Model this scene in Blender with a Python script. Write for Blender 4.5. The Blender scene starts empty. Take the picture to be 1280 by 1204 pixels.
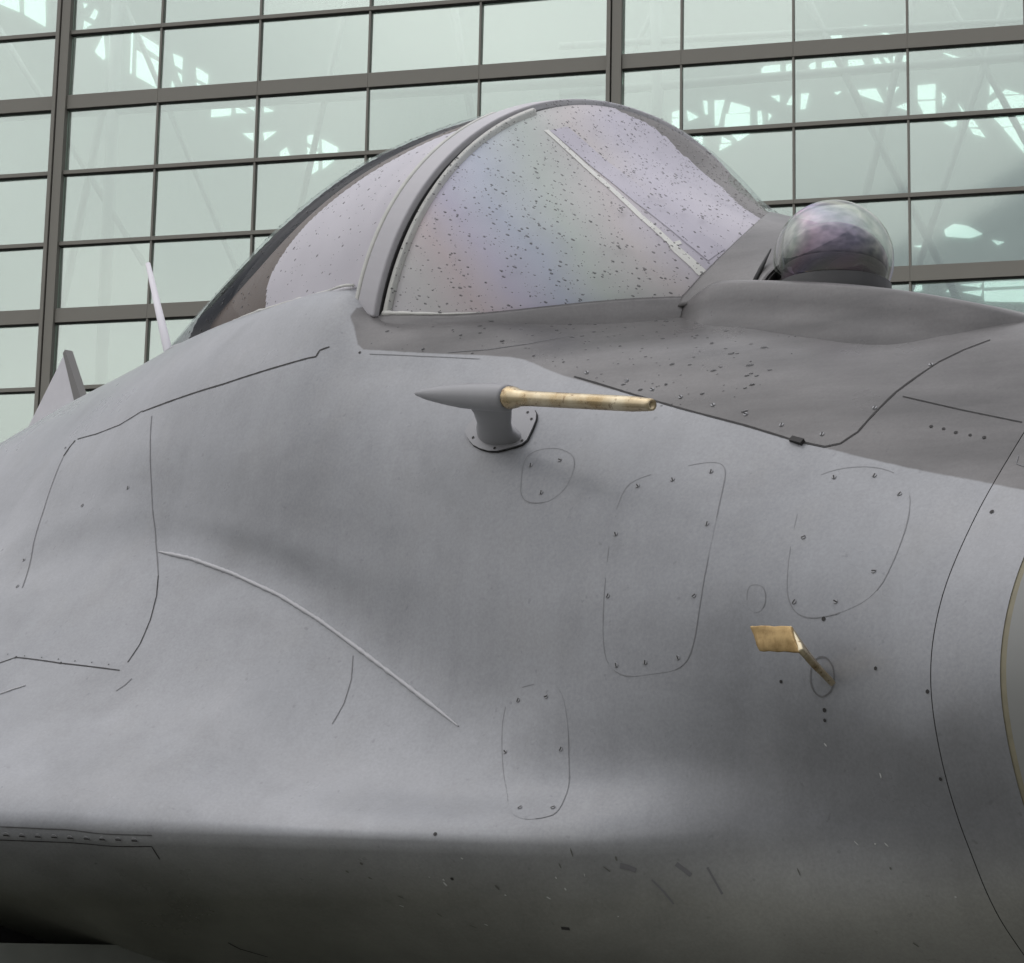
import bpy, bmesh, math, random
import numpy as np
from mathutils import Vector, Matrix
from mathutils.bvhtree import BVHTree

random.seed(7)
SC = bpy.context.scene
COL = SC.collection

# ------------------------------------------------------------------ camera
# world = aircraft frame: +X nose, -Y pilot's right (camera side), +Z up, ground at z 0
AZ, PITCH, ROLL = math.radians(50), math.radians(10.83), math.radians(1.13)
CAM = Vector((2.970, -2.651, 1.65))
_fh = Vector((-math.sin(AZ), math.cos(AZ), 0)); _rh = Vector((math.cos(AZ), math.sin(AZ), 0)); _z = Vector((0, 0, 1))
_fw = _fh * math.cos(PITCH) + _z * math.sin(PITCH)
_u0 = _z * math.cos(PITCH) - _fh * math.sin(PITCH)
_rt = _rh * math.cos(ROLL) + _u0 * math.sin(ROLL)
_up = _u0 * math.cos(ROLL) - _rh * math.sin(ROLL)
cd = bpy.data.cameras.new('camera'); cam = bpy.data.objects.new('camera', cd); COL.objects.link(cam)
M = Matrix((_rt, _up, -_fw)).transposed().to_4x4(); M.translation = CAM
cam.matrix_world = M
cd.sensor_width = 36; cd.lens = 3000 / 1280 * 36; cd.clip_start = 0.05; cd.clip_end = 3000
SC.camera = cam
SC.render.resolution_x, SC.render.resolution_y = 1024, 963

# ------------------------------------------------------------------ overcast daylight
SUN_EL, SUN_AZ = math.radians(62), math.radians(-118)      # azimuth of the sun from +X towards +Y
W = bpy.data.worlds.new('World'); SC.world = W; W.use_nodes = True
nt = W.node_tree; nt.nodes.clear()
wo = nt.nodes.new('ShaderNodeOutputWorld'); bg = nt.nodes.new('ShaderNodeBackground'); bg.inputs[1].default_value = 0.105
sky = nt.nodes.new('ShaderNodeTexSky'); sky.sky_type = 'NISHITA'; sky.sun_disc = False
sky.sun_elevation = SUN_EL; sky.sun_rotation = math.radians(90) - SUN_AZ
sky.air_density = 1.0; sky.dust_density = 2.0; sky.ozone_density = 1.0
hs = nt.nodes.new('ShaderNodeHueSaturation'); hs.inputs['Saturation'].default_value = 0.16
tc = nt.nodes.new('ShaderNodeTexCoord')
mp = nt.nodes.new('ShaderNodeMapping'); mp.inputs['Scale'].default_value = (1.0, 1.0, 1.5)
cn = nt.nodes.new('ShaderNodeTexNoise'); cn.inputs['Scale'].default_value = 3.0; cn.inputs['Detail'].default_value = 1.5; cn.inputs['Roughness'].default_value = 0.52
cr = nt.nodes.new('ShaderNodeValToRGB')
cr.color_ramp.elements[0].position = 0.34; cr.color_ramp.elements[0].color = (0.52, 0.54, 0.58, 1)
cr.color_ramp.elements[1].position = 0.66; cr.color_ramp.elements[1].color = (1.26, 1.22, 1.20, 1)
mx = nt.nodes.new('ShaderNodeMix'); mx.data_type = 'RGBA'; mx.blend_type = 'MULTIPLY'; mx.inputs[0].default_value = 1.0
mx.clamp_result = False
L = nt.links.new
L(tc.outputs['Generated'], mp.inputs['Vector']); L(mp.outputs[0], cn.inputs['Vector']); L(cn.outputs['Fac'], cr.inputs[0])
sx = nt.nodes.new('ShaderNodeSeparateXYZ'); gm = nt.nodes.new('ShaderNodeMath'); gm.operation = 'MULTIPLY_ADD'; gm.use_clamp = False   # overcast: zenith brighter than horizon
gx = nt.nodes.new('ShaderNodeMath'); gx.operation = 'MAXIMUM'; gx.inputs[1].default_value = 0.0
gm.inputs[1].default_value = 1.42; gm.inputs[2].default_value = 0.25
mg = nt.nodes.new('ShaderNodeMix'); mg.data_type = 'RGBA'; mg.blend_type = 'MULTIPLY'; mg.inputs[0].default_value = 1.0
L(tc.outputs['Generated'], sx.inputs[0]); L(sx.outputs[2], gx.inputs[0]); L(gx.outputs[0], gm.inputs[0]); L(gm.outputs[0], mg.inputs[7])
L(sky.outputs[0], hs.inputs['Color']); oc = nt.nodes.new('ShaderNodeMix'); oc.data_type = 'RGBA'; oc.inputs[0].default_value = 0.65; oc.inputs[7].default_value = (6.2, 6.3, 6.6, 1)   # cloud layer evens the sky out
L(hs.outputs[0], oc.inputs[6]); L(oc.outputs[2], mg.inputs[6]); L(mg.outputs[2], mx.inputs[6]); L(cr.outputs[0], mx.inputs[7])
L(mx.outputs[2], bg.inputs[0]); L(bg.outputs[0], wo.inputs[0])
sd = bpy.data.lights.new('sun', 'SUN'); sd.energy = 0.6; sd.angle = math.radians(120); sd.color = (1, 0.97, 0.93)
sun = bpy.data.objects.new('sun', sd); COL.objects.link(sun)
_s = Vector((math.cos(SUN_EL) * math.cos(SUN_AZ), math.cos(SUN_EL) * math.sin(SUN_AZ), math.sin(SUN_EL)))
sun.rotation_euler = _s.to_track_quat('Z', 'Y').to_euler(); sun.location = _s * 60
vs = SC.view_settings; SC.display_settings.display_device = 'sRGB'
vs.view_transform = 'Standard'; vs.look = 'None'; vs.exposure = 0.40; vs.gamma = 1.0; vs.use_curve_mapping = False
SC.cycles.use_adaptive_sampling = True; SC.cycles.adaptive_threshold = 0.02; SC.cycles.max_bounces = 7; SC.cycles.diffuse_bounces = 3; SC.cycles.glossy_bounces = 3; SC.cycles.transparent_max_bounces = 16; SC.cycles.caustics_refractive = False; SC.cycles.caustics_reflective = False

# ------------------------------------------------------------------ materials
class N:
    """small wrapper round a material's node tree"""
    def __init__(s, name):
        s.m = bpy.data.materials.new(name); s.m.use_nodes = True
        s.t = s.m.node_tree; s.b = s.t.nodes['Principled BSDF']; s.o = s.t.nodes['Material Output']
    def n(s, kind, **kw):
        x = s.t.nodes.new('ShaderNode' + kind)
        for k, v in kw.items():
            if k in x.inputs: x.inputs[k].default_value = v
            else: setattr(x, k, v)
        return x
    def l(s, a, b): s.t.links.new(a, b)
    def coord(s, scale=(1, 1, 1), kind='Object'):
        c = s.n('TexCoord'); m = s.n('Mapping'); m.inputs['Scale'].default_value = scale
        s.l(c.outputs[kind], m.inputs[0]); return m.outputs[0]
    def noise(s, scale, detail=4, rough=0.55, vec=None, dist=0.0):
        x = s.n('TexNoise'); x.inputs['Scale'].default_value = scale; x.inputs['Detail'].default_value = detail
        x.inputs['Roughness'].default_value = rough; x.inputs['Distortion'].default_value = dist
        s.l(vec if vec is not None else s.coord(), x.inputs['Vector']); return x.outputs['Fac']
    def ramp(s, src, stops):
        r = s.n('ValToRGB'); e = r.color_ramp.elements
        while len(e) < len(stops): e.new(0.5)
        for i, (p, c) in enumerate(stops):
            e[i].position = p; e[i].color = (c, c, c, 1) if not hasattr(c, '__len__') else tuple(c) + (1,)
        s.l(src, r.inputs[0]); return r.outputs[0]
    def mix(s, a, b, fac=0.5, mode='MIX'):
        x = s.n('Mix', data_type='RGBA', blend_type=mode)
        for i, v in ((0, fac), (6, a), (7, b)):
            if hasattr(v, 'is_linked'): s.l(v, x.inputs[i])
            elif i == 0: x.inputs[0].default_value = v
            else: x.inputs[i].default_value = tuple(v) + (1,)
        return x.outputs[2]
    def math(s, op, a, b=None, c=None):
        x = s.n('Math', operation=op)
        for i, v in enumerate((a, b, c)):
            if v is None: continue
            if hasattr(v, 'is_linked'): s.l(v, x.inputs[i])
            else: x.inputs[i].default_value = v
        return x.outputs[0]
    def bump(s, h, strength=0.1, dist=0.01):
        b = s.n('Bump'); b.inputs['Strength'].default_value = strength; b.inputs['Distance'].default_value = dist
        s.l(h, b.inputs['Height']); s.l(b.outputs[0], s.b.inputs['Normal'])
    def set(s, col=None, rough=None, metal=None, spec=None):
        for k, v in (('Base Color', col), ('Roughness', rough), ('Metallic', metal), ('Specular IOR Level', spec)):
            if v is None: continue
            if hasattr(v, 'is_linked'): s.l(v, s.b.inputs[k])
            else: s.b.inputs[k].default_value = tuple(v) + (1,) if k == 'Base Color' else v
        return s

def simple(name, col, rough=0.5, metal=0.0, var=0.12, scale=30, bump=0.0):
    k = N(name); f = k.noise(scale, 5)
    c = k.mix([v * (1 - var) for v in col], [min(1, v * (1 + var)) for v in col], f)
    k.set(c, k.ramp(f, [(0.3, max(0, rough - 0.06)), (0.7, min(1, rough + 0.06))]), metal)
    if bump: k.bump(f, bump, 0.005)
    return k.m

def paint_material():
    """weathered two-tone grey fighter paint; 'deck' attribute is a signed distance to the paint border"""
    k = N('grey_paint')
    big = k.noise(1.7, 4, 0.6); mid = k.noise(9, 5, 0.6); fine = k.noise(220, 3, 0.6)
    light = k.mix((0.262, 0.271, 0.286), (0.348, 0.355, 0.371), k.ramp(big, [(0.3, 0), (0.7, 1)]))
    light = k.mix(light, (0.30, 0.30, 0.30), k.math('MULTIPLY', k.ramp(mid, [(0.5, 0), (0.72, 1)]), 0.35))
    st = k.noise(1.0, 5, 0.6, k.coord((3.0, 3.0, 16.0)))
    dark = k.mix((0.072, 0.069, 0.068), (0.155, 0.149, 0.147), k.ramp(st, [(0.32, 0), (0.68, 1)]))
    at = k.n('Attribute', attribute_name='deck')
    edge = k.math('ADD', at.outputs['Fac'], k.math('MULTIPLY', k.math('SUBTRACT', k.noise(60, 3), 0.5), 0.0022))
    fac = k.ramp(k.math('MULTIPLY_ADD', edge, 420.0, 0.5), [(0.0, 0), (1.0, 1)])
    base = k.mix(light, dark, fac)
    # grime below the strake edge: dirt plus underside shade painted in, darker aft
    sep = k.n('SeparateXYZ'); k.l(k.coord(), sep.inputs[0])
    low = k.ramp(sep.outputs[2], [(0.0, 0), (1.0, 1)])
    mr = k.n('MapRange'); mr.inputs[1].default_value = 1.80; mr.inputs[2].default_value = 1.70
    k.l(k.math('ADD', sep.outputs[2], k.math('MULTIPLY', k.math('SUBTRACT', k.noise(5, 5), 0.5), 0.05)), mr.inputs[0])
    grime_shade = k.mix((0.07, 0.073, 0.048), (0.19, 0.192, 0.152), k.noise(7, 5, 0.7))
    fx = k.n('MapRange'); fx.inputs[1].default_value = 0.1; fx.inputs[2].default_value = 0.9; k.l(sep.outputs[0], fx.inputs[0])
    grime_shade = k.mix(grime_shade, k.mix((0.22, 0.22, 0.19), (0.36, 0.36, 0.325), k.noise(7, 6, 0.7)), fx.outputs[0])
    base = k.mix(base, grime_shade, k.math('MULTIPLY', mr.outputs[0], 0.85))
    # lower flank of the nose: underside shade painted in with dark smudges, uneven outline
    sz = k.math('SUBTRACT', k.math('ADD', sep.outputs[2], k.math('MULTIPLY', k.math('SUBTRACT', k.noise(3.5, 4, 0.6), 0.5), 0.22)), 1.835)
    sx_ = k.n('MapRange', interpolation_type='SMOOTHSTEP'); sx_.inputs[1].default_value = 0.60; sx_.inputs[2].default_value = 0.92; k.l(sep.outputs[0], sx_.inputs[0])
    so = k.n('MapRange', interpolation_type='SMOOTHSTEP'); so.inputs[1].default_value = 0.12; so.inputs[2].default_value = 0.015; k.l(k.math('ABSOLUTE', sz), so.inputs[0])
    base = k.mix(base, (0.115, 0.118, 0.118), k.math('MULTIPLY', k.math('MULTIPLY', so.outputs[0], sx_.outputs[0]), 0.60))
    blot = k.ramp(k.noise(4.5, 6, 0.62, k.coord((1, 1, 1.3)), 0.4), [(0.30, 0.84), (0.50, 1.0), (0.72, 1.07)])
    base = k.mix(base, blot, 1.0, 'MULTIPLY')
    drip = k.ramp(k.noise(1.0, 4, 0.6, k.coord((26.0, 26.0, 1.6))), [(0.42, 0.90), (0.58, 1.03)])
    base = k.mix(base, drip, 0.35, 'MULTIPLY')
    speck = k.ramp(k.noise(75, 2, 0.5), [(0.70, 1.0), (0.76, 0.72)])
    base = k.mix(base, speck, 0.6, 'MULTIPLY')
    grain = k.ramp(fine, [(0.3, 0.92), (0.7, 1.08)])
    base = k.mix(base, grain, 1.0, 'MULTIPLY')
    k.set(base, k.ramp(k.noise(6, 5), [(0.3, 0.24), (0.7, 0.42)]), 0.0, 0.5)
    k.bump(k.math('ADD', k.math('MULTIPLY', fine, 0.25), k.math('MULTIPLY', k.noise(3.2, 2), 6.0)), 0.10, 0.004)
    return k.m

def glass_mix(name, tint, refl_tint, base_fac, rough=0.02, edge=1.0, film=None):
    """thin sheet glass: tinted see-through plus a real Fresnel reflection"""
    k = N(name); k.t.nodes.remove(k.b)
    tr = k.n('BsdfTransparent'); tr.inputs[0].default_value = tint + (1,)
    gl = k.n('BsdfGlossy'); gl.inputs['Roughness'].default_value = rough
    if film is None: gl.inputs['Color'].default_value = refl_tint + (1,)
    else: k.l(film(k), gl.inputs['Color'])
    lw = k.n('Fresnel'); ge = k.n('NewGeometry')            # same thin-sheet Fresnel seen from either side
    k.l(k.math('MULTIPLY_ADD', ge.outputs['Backfacing'], 1 / 1.45 - 1.45, 1.45), lw.inputs['IOR'])
    f = k.math('MULTIPLY_ADD', lw.outputs[0], edge, base_fac)
    mn = k.math('MINIMUM', f, 0.95)
    ms = k.n('MixShader'); k.l(mn, ms.inputs[0]); k.l(tr.outputs[0], ms.inputs[1]); k.l(gl.outputs[0], ms.inputs[2])
    k.l(ms.outputs[0], k.o.inputs[0]); return k.m

MAT = {}
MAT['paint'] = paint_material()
MAT['frame_paint'] = simple('frame_grey_paint', (0.47, 0.46, 0.48), 0.36, 0, 0.08, 25, 0.03)
MAT['probe_paint'] = simple('probe_grey_paint', (0.30, 0.30, 0.31), 0.36, 0, 0.08, 25, 0.03)
MAT['seam'] = simple('seam_dark', (0.035, 0.033, 0.032), 0.75)  # near-black colour for joints, slots and holes
MAT['seam_soft'] = simple('seam_filled', (0.17, 0.17, 0.175), 0.6)
MAT['seam_faint'] = simple('seam_faint', (0.225, 0.228, 0.235), 0.5)
MAT['sealant'] = simple('white_sealant', (0.62, 0.62, 0.58), 0.6, 0, 0.2, 60, 0.2)
MAT['brown_sealant'] = simple('brown_sealant', (0.22, 0.20, 0.135), 0.6, 0, 0.3, 40)
MAT['rubber'] = simple('black_rubber', (0.02, 0.02, 0.02), 0.55)
MAT['dark'] = simple('dark_interior', (0.012, 0.012, 0.011), 0.9)
MAT['bay_metal'] = simple('bay_metal', (0.16, 0.17, 0.15), 0.6, 0, 0.3, 18)
MAT['tyre'] = simple('tyre_rubber', (0.03, 0.03, 0.03), 0.8)
MAT['white_paint'] = simple('white_paint', (0.8, 0.78, 0.82), 0.4, 0, 0.05)

# ------------------------------------------------------------------ mesh helpers
def link(name, me, mat, parent=None):
    o = bpy.data.objects.new(name, me); COL.objects.link(o)
    if mat is not None and not me.materials: me.materials.append(mat)
    if parent is not None: o.parent = parent
    return o
def mesh(name, vs, fs, mat, parent=None, smooth=True):
    me = bpy.data.meshes.new(name); me.from_pydata([tuple(v) for v in vs], [], fs); me.update()
    if smooth: me.polygons.foreach_set('use_smooth', [True] * len(me.polygons))
    return link(name, me, mat, parent)
def bm_obj(name, bm, mat, parent=None, smooth=False):
    me = bpy.data.meshes.new(name); bm.normal_update(); bm.to_mesh(me); bm.free()
    if smooth: me.polygons.foreach_set('use_smooth', [True] * len(me.polygons))
    return link(name, me, mat, parent)
def grid_faces(nu, nv, wrap=False):
    f = []
    for i in range(nu - 1):
        for j in range(nv if wrap else nv - 1):
            j2 = (j + 1) % nv
            f.append((i * nv + j, i * nv + j2, (i + 1) * nv + j2, (i + 1) * nv + j))
    return f
def empty(name, loc=(0, 0, 0)):
    o = bpy.data.objects.new(name, None); COL.objects.link(o); o.location = loc; o.empty_display_size = 0.2; return o
def tag(o, label=None, cat=None, group=None, kind=None):
    for k, v in (('label', label), ('category', cat), ('group', group), ('kind', kind)):
        if v: o[k] = v
    return o
def box_bm(bm, c, ax, ay, az):
    """box centred at c with half-extent vectors ax, ay, az"""
    c, ax, ay, az = Vector(c), Vector(ax), Vector(ay), Vector(az)
    v = [bm.verts.new(c + sx * ax + sy * ay + sz * az) for sx in (-1, 1) for sy in (-1, 1) for sz in (-1, 1)]
    for q in ((0, 1, 3, 2), (4, 6, 7, 5), (0, 4, 5, 1), (2, 3, 7, 6), (0, 2, 6, 4), (1, 5, 7, 3)):
        bm.faces.new([v[i] for i in q])
def tube_vf(pts, rad, seg=10):
    """swept tube through pts; rad scalar or list"""
    pts = [Vector(p) for p in pts]; n = len(pts)
    if not hasattr(rad, '__len__'): rad = [rad] * n
    vs, ref = [], None
    for i, p in enumerate(pts):
        t = (pts[min(i + 1, n - 1)] - pts[max(i - 1, 0)]).normalized()
        if ref is None or abs(ref.dot(t)) > 0.95: ref = Vector((0, 0, 1)) if abs(t.z) < 0.9 else Vector((1, 0, 0))
        a = t.cross(ref).normalized(); b = a.cross(t).normalized(); ref = b
        for k in range(seg):
            w = 2 * math.pi * k / seg
            vs.append(p + (a * math.cos(w) + b * math.sin(w)) * rad[i])
    fs = [tuple(reversed(q)) for q in grid_faces(n, seg, True)]
    fs.append(tuple(range(seg))); fs.append(tuple(reversed(range((n - 1) * seg, n * seg))))
    return vs, fs
def tube(name, pts, rad, mat, parent=None, seg=10):
    vs, fs = tube_vf(pts, rad, seg); return mesh(name, vs, fs, mat, parent)
def pchip(xs, ys):
    """monotone cubic interpolation, ys may be an array of columns"""
    xs = np.asarray(xs, float); ys = np.asarray(ys, float); h = np.diff(xs); d = np.diff(ys, axis=0) / h.reshape(-1, *([1] * (ys.ndim - 1)))
    m = np.zeros_like(ys); m[0], m[-1] = d[0], d[-1]
    for i in range(1, len(xs) - 1):
        w1, w2 = 2 * h[i] + h[i - 1], h[i] + 2 * h[i - 1]
        p = d[i - 1] * d[i] > 0
        with np.errstate(all='ignore'):
            hm = (w1 + w2) / (w1 / d[i - 1] + w2 / d[i])
        m[i] = np.where(p, hm, 0)
    def f(x):
        x = min(max(x, xs[0]), xs[-1]); i = min(max(int(np.searchsorted(xs, x)) - 1, 0), len(xs) - 2)
        t = (x - xs[i]) / h[i]; a, b = ys[i], ys[i + 1]
        return (2*t**3-3*t**2+1)*a + (t**3-2*t**2+t)*h[i]*m[i] + (-2*t**3+3*t**2)*b + (t**3-t**2)*h[i]*m[i+1]
    return f
def smooth_interp(xs, ys):
    """Catmull-Rom through columns"""
    xs = np.asarray(xs, float); ys = np.asarray(ys, float); n = len(xs); m = np.zeros_like(ys)
    for i in range(n):
        a, b = max(i - 1, 0), min(i + 1, n - 1)
        m[i] = (ys[b] - ys[a]) / (xs[b] - xs[a])
    def f(x):
        x = min(max(x, xs[0]), xs[-1]); i = min(max(int(np.searchsorted(xs, x)) - 1, 0), n - 2)
        h = xs[i + 1] - xs[i]; t = (x - xs[i]) / h
        return (2*t**3-3*t**2+1)*ys[i] + (t**3-2*t**2+t)*h*m[i] + (-2*t**3+3*t**2)*ys[i+1] + (t**3-t**2)*h*m[i+1]
    return f

# ------------------------------------------------------------------ ground
gk = N('wet_concrete')
g1 = gk.noise(0.35, 6, 0.6); g2 = gk.noise(4, 6, 0.6)
gk.set(gk.mix((0.11, 0.112, 0.10), (0.21, 0.21, 0.19), gk.mix(g1, g2, 0.4)), gk.ramp(g1, [(0.35, 0.25), (0.65, 0.7)]), 0, 0.5)
gk.bump(g2, 0.2, 0.01)
tag(mesh('ground', [(-900, -900, 0), (900, -900, 0), (900, 900, 0), (-900, 900, 0)], [(0, 1, 2, 3)], gk.m, smooth=False), kind='structure')

# ------------------------------------------------------------------ glass hall
# wall frame: D metres in front of the camera on the view axis, turned YAW, right end nearer
D, YAW = 35.4, math.radians(14.59)
ORG = Vector((CAM.x, CAM.y, 0)) + _fh * D
WU = _rh * math.cos(YAW) - _fh * math.sin(YAW)            # along the wall to the right
WN = _fh * math.cos(YAW) + _rh * math.sin(YAW)            # into the hall
def wp(u, dep, z): return ORG + WU * u + WN * dep + Vector((0, 0, z))
ROW = 0.0338 * D
Z0 = 1.65 + 0.2399 * D - ROW * 8                            # lowest transom line
ZL = [Z0 + ROW * k for k in range(0, 17)]                   # transom heights; k % 3 == 0 is a heavy beam
COLU = [(-0.2185, 1), (-0.1700, 0), (-0.1219, 0), (-0.0697, 0), (-0.0184, 0), (0.0422, 1), (0.0718, 0), (0.1202, 0), (0.1683, 0)]
COLU = [(u * D, h) for u, h in COLU]
w = 0.0484 * D
COLU = [(COLU[0][0] - w * k, 1 if k == 6 else 0) for k in (6, 5, 4, 3, 2, 1)] + COLU + [(COLU[-1][0] + w * k, 1 if k == 2 else 0) for k in (1, 2, 3, 4)]

MAT['mullion'] = simple('bronze_grey_aluminium', (0.26, 0.25, 0.215), 0.5, 0.0, 0.06, 3)
MAT['gasket'] = simple('gasket', (0.03, 0.03, 0.028), 0.7)
MAT['hall_wall'] = simple('hall_pale_wall', (0.70, 0.735, 0.70), 0.8, 0, 0.05, 0.6)
MAT['truss'] = simple('truss_white', (0.93, 0.95, 0.94), 0.6, 0, 0.03, 2)
MAT['hall_floor'] = simple('hall_floor', (0.45, 0.46, 0.44), 0.6, 0, 0.1, 2)
pk = N('hall_glass'); pk.t.nodes.remove(pk.b)
tr = pk.n('BsdfTransparent'); tr.inputs[0].default_value = (0.85, 0.92, 0.88, 1)
gl = pk.n('BsdfGlossy'); gl.inputs['Roughness'].default_value = 0.045
gl.inputs['Color'].default_value = (0.82, 0.905, 0.85, 1)
lw = pk.n('LayerWeight'); lw.inputs['Blend'].default_value = 0.3
ms = pk.n('MixShader'); pk.l(pk.math('MULTIPLY_ADD', lw.outputs['Fresnel'], 0.7, 0.50), ms.inputs[0])
pk.l(tr.outputs[0], ms.inputs[1]); pk.l(gl.outputs[0], ms.inputs[2]); pk.l(ms.outputs[0], pk.o.inputs[0])
MAT['hall_glass'] = pk.m

hall = tag(empty('glass_hall', wp(0, 0, 0)), 'large hall with a greenish glass curtain wall behind the aircraft', 'building')
def hpart(name, bm, mat, smooth=False):
    o = bm_obj(name, bm, mat, None, smooth); o.parent = hall; o.matrix_parent_inverse = Matrix.Translation(-hall.location); return o
UZ = Vector((0, 0, 1))
def hbox(name, u0, u1, d0, d1, z0, z1, mat):
    bm = bmesh.new()
    box_bm(bm, wp((u0 + u1) / 2, (d0 + d1) / 2, (z0 + z1) / 2), WU * (u1 - u0) / 2, WN * (d1 - d0) / 2, UZ * (z1 - z0) / 2)
    return hpart(name, bm, mat)
UA, UB = COLU[0][0], COLU[-1][0]
HV, LV, LT, HT = 0.085, 0.016, 0.031, 0.116               # half widths: heavy / light upright, light / heavy transom
for u, h in COLU:
    wd = HV if h else LV
    if h:                                                   # heavy upright: two fins with a shadow gap
        hbox('mullion', u - 0.105, u - 0.045, -0.12, 0.10, 0, ZL[-1], MAT['mullion'])
        hbox('mullion', u - 0.02, u + 0.125, -0.10, 0.10, 0, ZL[-1], MAT['mullion'])
        hbox('gasket', u - 0.045, u - 0.02, -0.04, 0.06, 0, ZL[-1], MAT['gasket'])
    else:
        hbox('mullion', u - LV, u + LV, -0.035, 0.09, 0, ZL[-1], MAT['mullion'])
for k, z in enumerate(ZL):
    if k == 0: continue                                     # the lowest glass row stands on the floor slab
    hv = k % 3 == 0
    for (ua, ha), (ub, hb) in zip(COLU[:-1], COLU[1:]):
        a = ua + (0.13 if ha else 0.0); b = ub - (0.11 if hb else 0.0)
        t = HT if hv else LT
        hbox('transom', a + 0.002, b - 0.002, -0.05, 0.08, z - t, z + t, MAT['mullion'])
        if k > 4: hbox('gasket', a + 0.002, b - 0.002, -0.024, 0.05, z - t - 0.018, z - t - 0.001, MAT['gasket'])
pane_cache = {}
for (ua, ha), (ub, hb) in zip(COLU[:-1], COLU[1:]):
    for k in range(len(ZL) - 1):
        a = ua + (0.127 if ha else LV) ; b = ub - (0.107 if hb else LV)
        z0 = ZL[k] + (HT if k % 3 == 0 else LT); z1 = ZL[k + 1] - (HT if (k + 1) % 3 == 0 else LT) - 0.018
        key = (round(b - a, 3), round(z1 - z0, 3))
        if key not in pane_cache:
            bm = bmesh.new(); box_bm(bm, (0, 0, 0), ((b - a) / 2, 0, 0), (0, 0.006, 0), (0, 0, (z1 - z0) / 2))
            me = bpy.data.meshes.new('pane'); bm.to_mesh(me); bm.free(); me.materials.append(MAT['hall_glass']); pane_cache[key] = me
        o = bpy.data.objects.new('pane', pane_cache[key]); COL.objects.link(o)
        o.parent = hall; o.matrix_parent_inverse = Matrix.Translation(-hall.location)
        o.location = wp((a + b) / 2, 0.03, (z0 + z1) / 2)
        o.rotation_euler = (random.uniform(-.013, .013), 0, math.atan2(WU.y, WU.x) + random.uniform(-.012, .012))

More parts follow.
